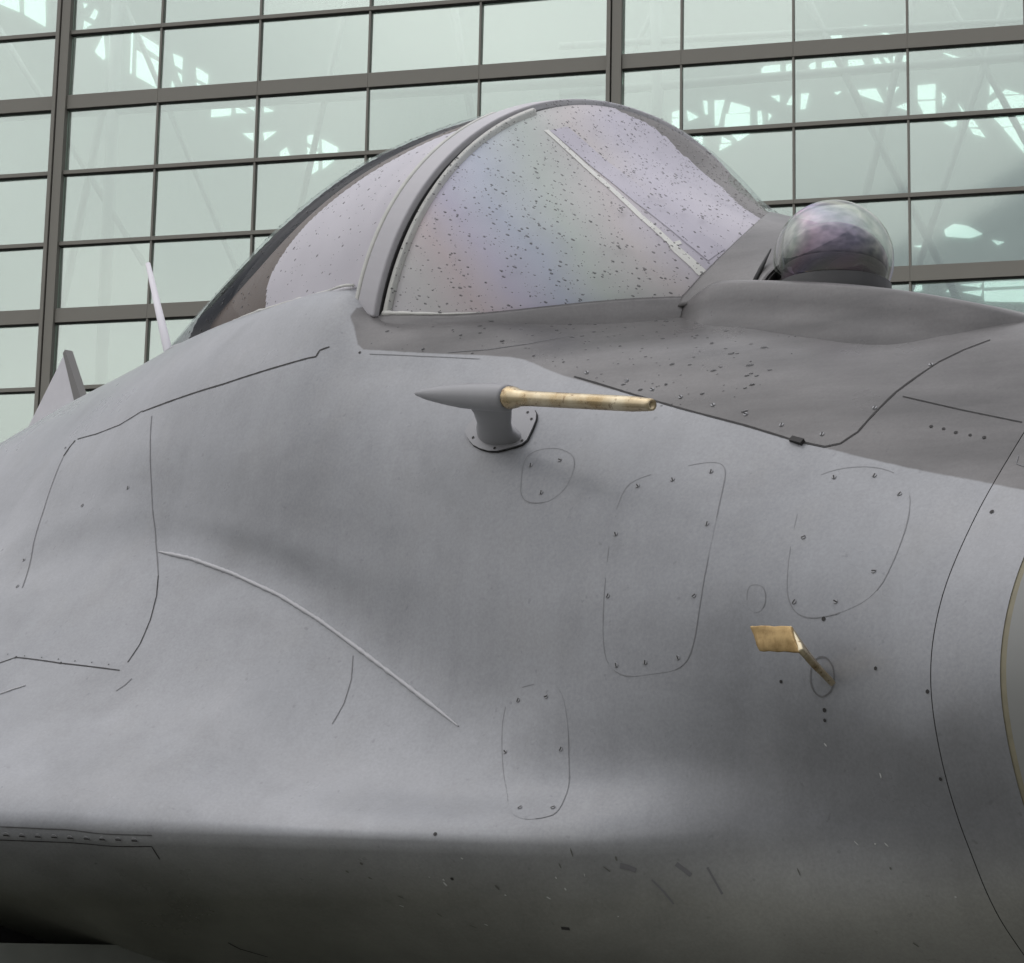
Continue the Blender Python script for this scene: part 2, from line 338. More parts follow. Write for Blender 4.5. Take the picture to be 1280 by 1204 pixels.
# BEGIN HALL TABLE (wall coordinates u, z in metres)
CLERESTORY = [[(2.41, 17.95), (2.77, 17.95), (2.77, 18.15), (2.49, 18.14), (2.42, 18.1)],
 [(2.89, 17.96), (2.99, 17.95), (2.99, 18.15), (2.89, 18.14)],
 [(3.39, 17.95), (3.44, 17.96), (3.45, 18.14), (3.38, 18.14), (3.32, 18.08)],
 [(3.57, 17.94), (3.94, 17.95), (3.94, 18.16), (3.57, 18.14)],
 [(4.07, 17.97), (4.4, 17.97), (4.32, 18.14), (4.07, 18.14)],
 [(4.58, 17.96), (4.74, 17.95), (4.63, 18.14), (4.53, 18.14)],
 [(4.84, 17.96), (4.89, 17.96), (4.8, 18.14), (4.73, 18.14)],
 [(4.92, 17.96), (5.17, 17.95), (5.17, 18.15), (4.91, 18.15)],
 [(3.95, 18.55), (3.95, 18.72), (3.78, 18.68), (3.64, 18.57)],
 [(4.79, 18.58), (4.88, 18.58), (4.41, 18.81), (4.36, 18.82)],
 [(6.16, 17.97), (6.28, 17.98), (5.91, 18.13), (5.84, 18.15)],
 [(1.33, 17.26), (1.38, 17.25), (1.37, 17.52), (1.29, 17.53)],
 [(1.52, 17.02), (1.59, 17.02), (1.7, 17.52), (1.51, 17.52)],
 [(1.78, 17.25), (2.19, 17.24), (2.19, 17.33), (1.83, 17.47)],
 [(1.7, 16.97), (2.19, 16.95), (2.19, 17.21), (1.73, 17.23)],
 [(2.35, 16.97), (2.44, 16.96), (2.41, 17.25), (2.34, 17.24)],
 [(2.55, 17.05), (2.61, 17.14), (2.55, 17.2)],
 [(1.01, 17.14), (1.2, 17.21), (0.97, 17.36)],
 [(0.69, 17.25), (0.82, 17.24), (0.82, 17.37), (0.69, 17.33)],
 [(0.69, 16.95), (0.82, 16.96), (0.82, 17.21), (0.69, 17.21)],
 [(2.76, 17.4), (2.76, 17.54), (2.6, 17.53)],
 [(3.0, 17.33), (3.0, 17.52), (2.89, 17.34)],
 [(3.16, 17.23), (3.25, 17.23), (3.32, 17.54), (3.17, 17.53)],
 [(3.85, 17.47), (3.93, 17.53), (3.8, 17.52)],
 [(4.72, 17.25), (4.59, 17.54), (4.06, 17.53)],
 [(4.88, 17.37), (5.01, 17.54), (4.78, 17.54)],
 [(5.16, 17.07), (5.16, 17.22), (4.96, 17.15)],
 [(5.36, 17.27), (5.68, 17.26), (5.69, 17.55), (5.36, 17.54)],
 [(5.48, 16.95), (5.68, 16.98), (5.68, 17.22), (5.36, 17.22)],
 [(5.82, 17.11), (5.88, 17.29), (5.8, 17.38)],
 [(6.17, 16.96), (6.22, 16.95), (6.1, 17.14)],
 [(6.68, 17.26), (6.87, 17.41), (6.69, 17.48)],
 [(7.22, 17.25), (6.98, 17.35), (6.88, 17.27)],
 [(6.64, 16.93), (7.3, 16.95), (7.31, 17.22), (6.86, 17.21), (6.64, 17.08)],
 [(6.9, 16.63), (7.3, 16.66), (7.3, 16.83), (6.75, 16.8)],
 [(7.28, 16.1), (7.29, 16.63), (6.92, 16.6)],
 [(5.99, 16.68), (6.07, 16.71), (6.07, 16.8), (5.83, 16.78)],
 [(6.29, 16.67), (6.46, 16.66), (6.36, 16.81), (6.27, 16.78)],
 [(6.37, 16.53), (6.59, 16.44), (6.49, 16.6), (6.32, 16.63)],
 [(1.12, 16.66), (1.28, 16.67), (1.28, 16.84), (0.93, 16.81)],
 [(1.31, 16.52), (1.31, 16.64), (1.15, 16.64)],
 [(1.97, 16.68), (2.19, 16.81), (1.84, 16.81)],
 [(1.65, 16.67), (1.84, 16.67), (1.65, 16.79)],
 [(1.61, 16.51), (1.84, 16.63), (1.62, 16.63)],
 [(5.84, 14.58), (6.28, 14.52), (6.5, 14.59), (6.25, 14.75), (5.99, 14.81), (5.81, 14.7)],
 [(5.51, 14.36), (5.44, 14.44), (5.26, 14.42)],
 [(6.78, 14.36), (6.89, 14.41), (6.67, 14.46)],
 [(6.44, 13.58), (6.48, 13.66), (6.08, 13.64)],
 [(6.52, 13.57), (7.38, 13.57), (7.38, 13.66), (6.52, 13.67)],
 [(6.45, 13.41), (6.48, 13.52), (6.12, 13.5)],
 [(6.52, 13.31), (7.37, 13.25), (7.37, 13.5), (6.51, 13.5)],
 [(5.92, 13.51), (5.88, 13.57), (5.83, 13.52)],
 [(5.25, 13.56), (5.39, 13.57), (5.39, 13.67), (5.21, 13.66)],
 [(-13.72, 20.76), (-13.18, 20.5), (-13.22, 20.86), (-13.74, 20.97)],
 [(-13.06, 20.44), (-12.57, 20.13), (-12.61, 20.81), (-13.09, 20.94)],
 [(-11.25, 19.84), (-11.42, 19.49), (-11.23, 19.31), (-11.18, 19.33)],
 [(-11.09, 19.27), (-10.94, 19.17), (-10.96, 19.78), (-11.1, 19.86)],
 [(-10.61, 18.97), (-10.58, 18.95), (-10.59, 19.84), (-10.62, 19.84)],
 [(-10.47, 19.62), (-9.99, 19.27), (-10.01, 19.52), (-10.46, 19.81)],
 [(-10.47, 18.89), (-9.96, 18.58), (-9.99, 19.17), (-10.48, 19.45)],
 [(-9.63, 19.07), (-9.47, 18.96), (-9.47, 19.22), (-9.68, 19.32)],
 [(-9.13, 18.74), (-8.9, 18.61), (-8.89, 18.81), (-9.16, 18.99)],
 [(-9.46, 18.67), (-9.47, 18.84), (-9.56, 18.91)],
 [(-9.68, 18.54), (-9.59, 18.54), (-9.67, 18.73)],
 [(-9.12, 18.57), (-9.02, 18.58), (-9.13, 18.66)],
 [(-11.71, 20.47), (-11.64, 20.55), (-11.74, 20.59)],
 [(-11.57, 20.25), (-11.46, 20.2), (-11.4, 20.37), (-11.47, 20.43)],
 [(-11.7, 20.01), (-11.53, 20.1), (-11.69, 20.19)],
 [(-8.78, 17.9), (-8.37, 17.91), (-8.36, 18.16), (-8.79, 18.14)],
 [(-8.25, 17.95), (-8.02, 17.93), (-8.27, 18.1)],
 [(-7.87, 17.97), (-7.86, 18.13), (-8.14, 18.14)],
 [(-7.65, 17.92), (-7.44, 17.93), (-7.65, 18.04)],
 [(-7.86, 17.33), (-7.87, 17.5), (-8.09, 17.5)],
 [(-7.62, 17.33), (-7.38, 17.5), (-7.65, 17.49)],
 [(-7.27, 16.97), (-7.07, 16.98), (-7.14, 17.15), (-7.27, 17.06)],
 [(-6.7, 17.22), (-6.48, 17.09), (-6.47, 17.26), (-6.61, 17.38), (-6.71, 17.36)],
 [(-6.69, 16.95), (-6.48, 16.96), (-6.48, 17.01), (-6.7, 17.12)],
 [(-6.38, 17.0), (-6.06, 16.93), (-6.06, 17.08), (-6.4, 17.27)],
 [(-6.68, 16.64), (-6.58, 16.56), (-6.46, 16.64), (-6.47, 16.84), (-6.69, 16.85)],
 [(-6.36, 16.65), (-6.12, 16.82), (-6.37, 16.83)]]
TRUSS = [((-8.31, 19.88), (-8.21, 9.01), 0.14), ((-7.76, 20.44), (-9.24, 11.17), 0.09), ((-8.79, 19.31), (-5.26, 11.72), 0.06), ((-11.64, 19.25), (-7.54, 13.11), 0.07), ((-2.49, 19.93), (-0.87, 10.97), 0.09), ((-3.52, 20.03), (-5.12, 11.71), 0.07), ((-12.05, 16.02), (0.7, 15.88), 0.12), ((1.42, 19.55), (1.69, 10.87), 0.13), ((2.58, 19.44), (-0.89, 12.07), 0.06), ((2.99, 19.4), (6.94, 10.65), 0.08), ((6.31, 19.07), (4.3, 10.76), 0.08), ((5.52, 18.58), (9.14, 10.95), 0.07), ((7.71, 18.1), (5.18, 10.46), 0.07), ((-0.13, 15.69), (9.03, 15.78), 0.1), ((-0.14, 16.54), (9.05, 16.34), 0.08)]
# END HALL TABLE
k = N('sky_glow_panes'); k.b.inputs['Base Color'].default_value = (0.5, 0.6, 0.58, 1)
k.b.inputs['Emission Color'].default_value = (0.82, 1.0, 0.97, 1); k.b.inputs['Emission Strength'].default_value = 1.6; MAT['sky_glow'] = k.m
hbox('back_wall', UA, UB + 6, 9.03, 9.4, 0.0, ZL[-1] + 4, MAT['hall_wall'])
hbox('hall_floor', UA, UB + 6, 0.3, 9.0, 0.005, 0.08, MAT['hall_floor'])
for poly in CLERESTORY:                                     # glowing panes laid on the far wall, for sky seen through openings
    bm = bmesh.new(); fr = [bm.verts.new(wp(u, 9.0, z)) for u, z in poly]; bk = [bm.verts.new(wp(u, 9.025, z)) for u, z in poly]
    bm.faces.new(fr); n_ = len(fr)
    for i in range(n_): bm.faces.new((fr[i], bk[i], bk[(i + 1) % n_], fr[(i + 1) % n_]))
    hpart('clerestory_pane', bm, MAT['sky_glow'])
for (u0, z0), (u1, z1), r_ in TRUSS:
    vs_, fs_ = tube_vf([wp(u0, 3.2, z0), wp(u1, 3.2, z1)], r_ * 0.8, 12)
    o = mesh('truss_tube', vs_, fs_, MAT['truss'], hall); o.matrix_parent_inverse = Matrix.Translation(-hall.location)

# BEGIN SKIN DETAIL (positions on the airframe, metres)
SEAMS = [
 ('panel_seam', 'seam', 0.003, [(-0.012, -0.527, 2.557), (-0.028, -0.534, 2.553), (-0.031, -0.539, 2.542), (-0.138, -0.548, 2.54), (-0.267, -0.554, 2.535), (-0.388, -0.553, 2.534), (-0.529, -0.547, 2.531)]),
 ('panel_seam', 'seam', 0.0022, [(-0.531, -0.546, 2.533), (-0.599, -0.549, 2.518), (-0.685, -0.546, 2.515), (-0.762, -0.538, 2.518)]),
 ('panel_seam', 'seam', 0.0055, [(-0.769, -0.539, 2.517), (-0.774, -0.545, 2.506), (-0.772, -0.558, 2.486)]),
 ('panel_seam', 'seam_soft', 0.002, [(-0.772, -0.558, 2.486), (-0.738, -0.604, 2.403), (-0.686, -0.656, 2.305), (-0.62, -0.708, 2.216)]),
 ('panel_seam', 'seam_soft', 0.002, [(-0.48, -0.558, 2.514), (-0.432, -0.587, 2.447), (-0.382, -0.61, 2.356), (-0.331, -0.629, 2.268), (-0.281, -0.652, 2.208)]),
 ('panel_seam', 'seam', 0.002, [(-0.281, -0.652, 2.208), (-0.256, -0.669, 2.172), (-0.235, -0.691, 2.13), (-0.221, -0.716, 2.089), (-0.218, -0.738, 2.058)]),
 ('panel_seam', 'seam', 0.0022, [(-0.488, -0.812, 2.071), (-0.462, -0.798, 2.079), (-0.351, -0.781, 2.063), (-0.221, -0.75, 2.045)]),
 ('panel_seam', 'seam_soft', 0.002, [(-0.186, -0.749, 2.03), (-0.189, -0.759, 2.019), (-0.196, -0.769, 2.01)]),
 ('panel_seam', 'seam_soft', 0.0015, [(0.165, -0.592, 2.052), (0.179, -0.604, 2.015), (0.186, -0.621, 1.978), (0.186, -0.64, 1.948)]),
 ('panel_seam', 'seam_soft', 0.0022, [(-0.125, -0.989, 1.795), (-0.061, -0.948, 1.792), (0.087, -0.869, 1.784)]),
 ('panel_seam', 'seam', 0.0018, [(-0.144, -0.978, 1.777), (-0.035, -0.911, 1.773), (0.073, -0.86, 1.769), (0.065, -0.841, 1.752)]),
 ('deck_seam', 'seam', 0.003, [(0.45, -0.423, 2.448), (0.547, -0.415, 2.412), (0.648, -0.404, 2.374), (0.76, -0.393, 2.335), (0.848, -0.386, 2.301), (0.892, -0.379, 2.288), (0.911, -0.369, 2.291), (0.925, -0.351, 2.307), (0.93, -0.329, 2.331), (0.937, -0.289, 2.369), (0.947, -0.252, 2.397)]),
 ('deck_seam', 'seam', 0.002, [(0.947, -0.252, 2.397), (0.956, -0.223, 2.418), (0.973, -0.193, 2.436), (0.996, -0.166, 2.45)]),
 ('panel_seam', 'seam', 0.0018, [(0.95, -0.291, 2.36), (1.034, -0.277, 2.331), (1.12, -0.262, 2.304)]),
 ('deck_seam', 'seam_soft', 0.0015, [(0.205, -0.462, 2.521), (0.263, -0.432, 2.52), (0.315, -0.398, 2.526), (0.368, -0.349, 2.538)]),
 ('paint_edge', 'seam_soft', 0.0012, [(0.066, -0.506, 2.535), (0.168, -0.479, 2.518), (0.263, -0.447, 2.503)]),
 ('panel_seam', 'seam_soft', 0.0015, [(1.143, -0.3, 2.252), (1.147, -0.31, 2.24), (1.161, -0.313, 2.234)]),
 ('scuff_mark', 'seam_soft', 0.003, [(0.784, -0.482, 1.746), (0.788, -0.473, 1.73), (0.792, -0.463, 1.713)]),
 ('scuff_mark', 'seam_soft', 0.006, [(0.752, -0.506, 1.75), (0.759, -0.497, 1.742), (0.764, -0.491, 1.736)]),
 ('scuff_mark', 'seam_soft', 0.0025, [(0.72, -0.518, 1.73), (0.728, -0.504, 1.715), (0.733, -0.491, 1.7)]),
 ('scuff_mark', 'seam_soft', 0.007, [(0.692, -0.547, 1.747), (0.7, -0.541, 1.745), (0.707, -0.533, 1.741)]),
 ('scuff_mark', 'seam', 0.004, [(-0.04, -0.652, 1.64), (-0.042, -0.629, 1.631), (-0.02, -0.594, 1.62)]),
 ('panel_seam', 'seam', 0.005, [(0.575, -0.542, 1.668), (0.586, -0.537, 1.667)]),
]
BEADS = [
 ('weld_bead', 0.0036, [(-0.315, -0.633, 2.253), (-0.228, -0.625, 2.233), (-0.125, -0.616, 2.2), (-0.006, -0.607, 2.155), (0.085, -0.596, 2.11), (0.174, -0.586, 2.06), (0.261, -0.579, 2.011), (0.338, -0.573, 1.967), (0.386, -0.57, 1.939)]),
 ('scratch', 0.003, [(-0.413, -0.848, 2.013), (-0.397, -0.835, 2.02), (-0.379, -0.823, 2.026)]),
]
PANELS = [
 ([(0.633, 2.267), (0.696, 2.278), (0.746, 2.282), (0.767, 2.27), (0.776, 2.24), (0.789, 2.159), (0.789, 2.074), (0.777, 2.018), (0.756, 1.996), (0.712, 1.993), (0.674, 1.991), (0.647, 2.002), (0.632, 2.027), (0.629, 2.108), (0.62, 2.198), (0.621, 2.249)],
  [(0.642, -0.476, 2.256), (0.693, -0.46, 2.26), (0.747, -0.441, 2.266), (0.772, -0.473, 2.189), (0.777, -0.501, 2.091), (0.754, -0.506, 2.012), (0.702, -0.515, 2.009), (0.655, -0.523, 2.008), (0.635, -0.521, 2.102), (0.629, -0.503, 2.188)]),
 ([(0.48, 1.986), (0.509, 1.991), (0.537, 1.992), (0.562, 1.981), (0.577, 1.94), (0.582, 1.886), (0.598, 1.843), (0.611, 1.814), (0.599, 1.807), (0.571, 1.804), (0.534, 1.823), (0.489, 1.867), (0.463, 1.928), (0.463, 1.969)],
  [(0.486, -0.548, 1.971), (0.536, -0.541, 1.973), (0.48, -0.564, 1.9), (0.569, -0.542, 1.901), (0.554, -0.599, 1.821), (0.598, -0.58, 1.821)]),
 ([(0.444, 2.318), (0.45, 2.284), (0.457, 2.257), (0.477, 2.246), (0.511, 2.246), (0.533, 2.268), (0.53, 2.309), (0.496, 2.328), (0.46, 2.329)],
  [(0.459, -0.51, 2.305), (0.49, -0.516, 2.261), (0.504, -0.495, 2.308)]),
 ([(0.894, 2.24), (0.928, 2.254), (0.979, 2.251), (1.023, 2.228), (1.048, 2.181), (1.054, 2.116), (1.043, 2.07), (0.997, 2.05), (0.947, 2.047), (0.921, 2.069), (0.912, 2.116), (0.898, 2.194)],
  [(0.926, -0.398, 2.24), (0.978, -0.38, 2.238), (1.022, -0.383, 2.208), (0.92, -0.449, 2.157), (1.031, -0.443, 2.103), (0.989, -0.466, 2.067), (0.93, -0.477, 2.071)]),
 ([(0.858, 2.095), (0.87, 2.099), (0.885, 2.092), (0.889, 2.071), (0.878, 2.059), (0.861, 2.068)],
  []),
]
FAST_PTS = [(0.465, -0.413, 2.454), (0.538, -0.402, 2.431), (0.587, -0.399, 2.411), (0.638, -0.393, 2.393), (0.695, -0.387, 2.374), (0.753, -0.382, 2.352), (0.815, -0.378, 2.329), (0.879, -0.369, 2.308), (0.926, -0.319, 2.344), (0.949, -0.232, 2.413), (-0.685, -0.673, 2.275), (-0.639, -0.707, 2.221), (-0.464, -0.607, 2.381), (-0.59, -0.619, 2.365)]
DOTS_PTS = [(1.013, -0.31, 2.307), (1.03, -0.306, 2.302), (1.048, -0.304, 2.295), (1.067, -0.299, 2.289), (1.086, -0.295, 2.284), (-0.639, -0.707, 2.221), (1.052, -0.465, 1.98), (0.908, -0.477, 1.973), (0.967, -0.463, 1.935), (0.964, -0.459, 1.923), (1.122, -0.432, 1.847), (1.125, -0.457, 1.948), (-0.794, -0.544, 2.506), (0.975, -0.472, 2.046), (0.479, -0.68, 1.785), (0.046, -0.51, 2.54), (-0.462, -0.798, 2.079), (-0.349, -0.78, 2.063), (0.473, -0.645, 1.729), (1.151, -0.364, 2.172)]
CATCH_PTS = [(0.851, -0.386, 2.3)]
ELL_PTS = [(0.99, -0.47, 1.974), (0.989, -0.469, 1.968), (0.986, -0.469, 1.962), (0.982, -0.468, 1.957), (0.977, -0.467, 1.954), (0.972, -0.467, 1.952), (0.967, -0.467, 1.951), (0.963, -0.468, 1.952), (0.959, -0.469, 1.955), (0.956, -0.47, 1.959), (0.954, -0.471, 1.964), (0.953, -0.472, 1.97), (0.954, -0.474, 1.976), (0.955, -0.474, 1.982), (0.957, -0.475, 1.988), (0.961, -0.475, 1.993), (0.965, -0.475, 1.997), (0.969, -0.474, 1.999), (0.974, -0.474, 1.999), (0.979, -0.473, 1.998), (0.983, -0.473, 1.995), (0.986, -0.472, 1.991), (0.989, -0.471, 1.986), (0.99, -0.471, 1.98)]
PLATE_PTS = [(0.316, -0.514, 2.376), (0.33, -0.518, 2.359), (0.351, -0.521, 2.343), (0.387, -0.517, 2.331), (0.416, -0.509, 2.334), (0.438, -0.501, 2.339), (0.439, -0.49, 2.359), (0.436, -0.478, 2.382), (0.421, -0.473, 2.397), (0.379, -0.479, 2.407), (0.33, -0.499, 2.398)]
RIVETS_PTS = [(-0.128, -0.977, 1.784), (-0.107, -0.963, 1.783), (-0.085, -0.95, 1.782), (-0.063, -0.936, 1.782), (-0.041, -0.923, 1.781), (-0.015, -0.912, 1.78), (0.011, -0.902, 1.779), (0.035, -0.891, 1.778), (0.057, -0.878, 1.777)]
RIDGE_PTS = [(-0.489, -0.798, 2.086), (-0.444, -0.792, 2.08), (-0.401, -0.785, 2.075), (-0.361, -0.778, 2.07), (-0.323, -0.77, 2.065), (-0.287, -0.761, 2.061), (-0.251, -0.752, 2.056)]
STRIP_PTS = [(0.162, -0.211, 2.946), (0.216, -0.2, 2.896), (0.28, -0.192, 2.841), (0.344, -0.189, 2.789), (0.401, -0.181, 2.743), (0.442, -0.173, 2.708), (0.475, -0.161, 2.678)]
TAPE = [[(0.155, -0.232, 2.94), (0.218, -0.222, 2.881), (0.29, -0.217, 2.817), (0.362, -0.215, 2.753), (0.422, -0.204, 2.697), (0.474, -0.18, 2.643)],
 [(0.421, -0.206, 2.695), (0.436, -0.201, 2.679), (0.451, -0.194, 2.664), (0.467, -0.186, 2.644)],
 [(0.421, -0.206, 2.695), (0.429, -0.192, 2.701)]]
# END SKIN DETAIL
# ------------------------------------------------------------------ aircraft skin
# half sections: 12 points top centre -> belly centre, point 8 is the strake edge
ST = {
 -9.0: [(0,2.30),(.2,2.29),(.5,2.27),(.9,2.22),(1.3,2.12),(1.8,2.02),(2.6,1.92),(3.6,1.86),(4.8,1.82),(3.0,1.70),(1.2,1.55),(0,1.55)],
 -6.0: [(0,2.45),(.2,2.44),(.5,2.40),(.9,2.32),(1.25,2.20),(1.7,2.07),(2.5,1.94),(3.6,1.87),(4.8,1.82),(3.0,1.70),(1.2,1.50),(0,1.50)],
 -3.2: [(0,2.46),(.2,2.45),(.45,2.42),(.75,2.35),(1.0,2.26),(1.3,2.15),(1.8,2.03),(2.5,1.92),(3.6,1.81),(2.2,1.70),(1.0,1.52),(0,1.50)],
 -2.1: [(0,2.58),(.16,2.57),(.35,2.52),(.56,2.44),(.74,2.35),(.94,2.25),(1.25,2.13),(1.7,1.985),(2.5,1.81),(1.5,1.68),(.7,1.54),(0,1.52)],
 -1.4: [(0,2.715),(.12,2.707),(.28,2.655),(.46,2.56),(.60,2.45),(.74,2.32),(.96,2.155),(1.35,1.975),(2.0,1.80),(1.2,1.66),(.55,1.55),(0,1.53)],
 -1.1: [(0,2.78),(.10,2.777),(.19,2.758),(.37,2.665),(.53,2.50),(.65,2.335),(.85,2.15),(1.2,1.97),(1.7,1.80),(1.05,1.65),(.5,1.56),(0,1.54)],
 -0.7: [(0,2.70),(.18,2.71),(.335,2.73),(.46,2.635),(.56,2.49),(.63,2.355),(.73,2.205),(.99,1.975),(1.38,1.80),(.88,1.64),(.42,1.56),(0,1.545)],
 -0.35: [(0,2.63),(.25,2.66),(.418,2.702),(.52,2.60),(.582,2.46),(.612,2.34),(.655,2.23),(.85,1.99),(1.13,1.795),(.74,1.635),(.36,1.56),(0,1.55)],
 -0.05: [(0,2.61),(.25,2.64),(.458,2.672),(.543,2.54),(.586,2.39),(.598,2.265),(.614,2.165),(.75,1.965),(.945,1.795),(.63,1.63),(.31,1.56),(0,1.55)],
 0.025: [(0,2.60),(.25,2.61),(.452,2.612),(.538,2.50),(.582,2.365),(.592,2.24),(.603,2.14),(.735,1.95),(.91,1.79),(.615,1.63),(.3,1.56),(0,1.55)],
 0.2: [(0,2.60),(.20,2.60),(.39,2.59),(.49,2.48),(.553,2.34),(.572,2.19),(.582,2.05),(.67,1.90),(.81,1.785),(.56,1.62),(.28,1.555),(0,1.54)],
 0.42: [(0,2.600),(.16,2.600),(.24,2.575),(.40,2.485),(.51,2.33),(.550,2.15),(.558,1.96),(.61,1.855),(.715,1.778),(.52,1.62),(.26,1.545),(0,1.53)],
 0.65: [(0,2.585),(.14,2.572),(.235,2.518),(.355,2.432),(.462,2.28),(.516,2.12),(.524,1.98),(.525,1.865),(.59,1.772),(.46,1.625),(.24,1.545),(0,1.525)],
 0.87: [(0,2.54),(.12,2.522),(.215,2.458),(.335,2.355),(.43,2.22),(.483,2.10),(.485,1.99),(.455,1.88),(.445,1.78),(.39,1.66),(.21,1.555),(0,1.53)],
 1.13: [(0,2.475),(.10,2.45),(.2,2.365),(.295,2.26),(.375,2.16),(.435,2.06),(.457,1.965),(.438,1.865),(.39,1.765),(.32,1.67),(.19,1.58),(0,1.555)],
}
_xs = sorted(ST)
RAIL = smooth_interp(_xs, [ST[x] for x in _xs])
TIPX, TIPZ = 2.95, 1.86
def section_pts(x):
    if x <= 1.13: return RAIL(x)
    t = (x - 1.13) / (TIPX - 1.13); s = max(0.0, 1 - 0.28 * t - 0.72 * t ** 2.1)
    b = RAIL(1.13).copy(); b[:, 1] = (b[:, 1] - 1.93) * s + 1.93 + (TIPZ - 1.93) * t; b[:, 0] *= s
    return b
def smoothstep(a, b, x):
    t = min(max((x - a) / (b - a), 0), 1); return t * t * (3 - 2 * t)
def half_section(x, nu=64, nl=26):
    p = section_pts(x); n = len(p); E = 8
    m = np.zeros_like(p)
    for i in range(1, n - 1): m[i] = (p[i + 1] - p[i - 1]) / 2
    m[0] = ((p[1] - p[0])[0] * 1.2, 0); m[-1] = ((p[-1] - p[-2])[0] * 1.2, 0)
    k = 0.46 + 0.14 * (1 - smoothstep(-0.4, 0.3, x)) + 0.66 * smoothstep(0.72, 1.05, x)                          # 0 = sharp strake edge, 1 = smooth flank
    mu = (p[E] - p[E - 1]) * 1.1 * (1 - k) + m[E] * k; ml = (p[E + 1] - p[E]) * 0.9 * (1 - k) + m[E] * k
    def curve(i0, i1, num, me0, me1):
        out = []
        for s in np.linspace(0, 1, num):
            f = s * (i1 - i0); i = min(int(f), i1 - i0 - 1); t = f - i; a = i0 + i
            ma = me0 if (a == E and i0 == E) else m[a]; mb = me1 if (a + 1 == E and i1 == E) else m[a + 1]
            out.append((2*t**3-3*t**2+1)*p[a] + (t**3-2*t**2+t)*ma + (-2*t**3+3*t**2)*p[a+1] + (t**3-t**2)*mb)
        return out
    return np.array(curve(0, E, nu, None, mu) + curve(E, n - 1, nl, ml, None)[1:])
# border of the darker upper deck paint, side view (x, z); deck above it, forward of the bow
DECK = pchip([0.03, .18, .315, .4228, .644, .8536, 1.0317, 1.118, 1.181, 1.4, 3.0], [2.549, 2.522, 2.500, 2.456, 2.3756, 2.300, 2.241, 2.2167, 2.198, 2.12, 1.9])
def deck_sd(x, z): return min(z - DECK(x), 0.8 * (x + 0.010 - 0.735 * max(0.0, 2.616 - z)), (2.634 - z) if x < 0.03 else 1.0)
def skin(name, xs, mat, parent, cap_front=False):
    vs, sd = [], []
    for x in xs:
        h = half_section(x); full = np.concatenate([h * [-1, 1], h[-2:0:-1]])
        for y, z in full: vs.append((x, y, z)); sd.append(deck_sd(x, z))
    nv = len(vs) // len(xs); fs = grid_faces(len(xs), nv, True)
    o = mesh(name, vs, fs, mat, parent)
    a = o.data.attributes.new('deck', 'FLOAT', 'POINT'); a.data.foreach_set('value', sd)
    return o
plane = tag(empty('fighter_jet', (0, 0, 0)), 'wet grey jet fighter with bubble canopy and round nose sensor ball', 'aircraft')
XS = [-9, -8, -7, -6, -5, -4.2, -3.6, -3.2, -2.8, -2.5] + list(np.arange(-2.3, 1.126, 0.0135)) + [1.1292]
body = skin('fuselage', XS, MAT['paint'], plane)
ring = skin('nose_ring', [1.1306, 1.15, 1.17, 1.19, 1.21, 1.2262], MAT['paint'], plane)
MAT['radome'] = simple('radome_paint', (0.225, 0.23, 0.218), 0.42, 0, 0.10, 7, 0.02)
radome = skin('radome', [1.2345, 1.26] + list(np.linspace(1.3, 2.8, 30)) + [2.86, 2.9, 2.93, 2.9499], MAT['radome'], plane)
BVH = {}
def bvh_of(o):
    if o.name not in BVH:
        me = o.data; BVH[o.name] = BVHTree.FromPolygons([v.co.copy() for v in me.vertices], [tuple(p.vertices) for p in me.polygons])
    return BVH[o.name]

# ------------------------------------------------------------------ windshield and canopy
def arch(w, zb, zc, n, p=2.1, t0=0.0, t1=math.pi):
    """superellipse arch from near side (-y) over the crest to the far side"""
    out = []
    for k in range(n):
        t = t0 + (t1 - t0) * k / (n - 1); c, s = math.cos(t), math.sin(t)
        out.append((-w * math.copysign(abs(c) ** (2 / p), c), zb + (zc - zb) * abs(s) ** (2 / p)))
    return out
WS_T, CP_T = 0.66, -1.25                                    # windshield tip, canopy tail
ws_w = lambda x: 0.455 * max(0.0, 1 - (max(0.0, x - 0.03) / (WS_T - 0.03)) ** 1.6)
ws_c = smooth_interp([-0.1, 0.05, 0.2, 0.35, 0.5, 0.66], [3.10, 3.028, 2.917, 2.824, 2.732, 2.60])
ws_b = pchip([0, 0.2, 0.45, 0.66], [2.612, 2.588, 2.60, 2.60])
_bx = [-1.25, -1.068, -0.65, -0.378, -0.149, -0.05, 0.0, 0.08]
cp_w = pchip(_bx, [0.02, 0.18, 0.345, 0.415, 0.452, 0.46, 0.46, 0.458])
cp_b = pchip(_bx, [2.79, 2.785, 2.727, 2.704, 2.683, 2.677, 2.622, 2.615])
cp_c = smooth_interp([-1.25, -0.95, -0.75, -0.55, -0.35, -0.15, 0.0, 0.08], [2.80, 2.832, 2.924, 3.007, 3.058, 3.061, 3.04, 3.015])
def lean(xb): return 0.23 * (1 - min(1, abs(xb) / (-CP_T if xb < 0 else WS_T)))   # the bow arch leans forward
def shell_pts(xs, w, b, c, iw=0.0, ic=0.0, n=61, t0=0.0, t1=math.pi):
    vs = []
    for x in xs:
        a_w = iw(x) if callable(iw) else iw; a_c = ic(x) if callable(ic) else ic
        for y, z in arch(max(w(x) - a_w, 0.002), b(x) - 0.004, max(c(x) - a_c, b(x) - 0.003), n, 2.1, t0, t1):
            vs.append((x + lean(x) * (z - b(x)), y, z))
    return vs
def shell(name, xs, w, b, c, mat, parent, n=61, solid=0.0, **kw):
    vs = shell_pts(xs, w, b, c, n=n, **kw)
    o = mesh(name, vs, [q[::-1] for q in grid_faces(len(xs), n)], mat, parent)
    if solid:
        m = o.modifiers.new('thickness', 'SOLIDIFY'); m.thickness = solid; m.offset = -1
    return o
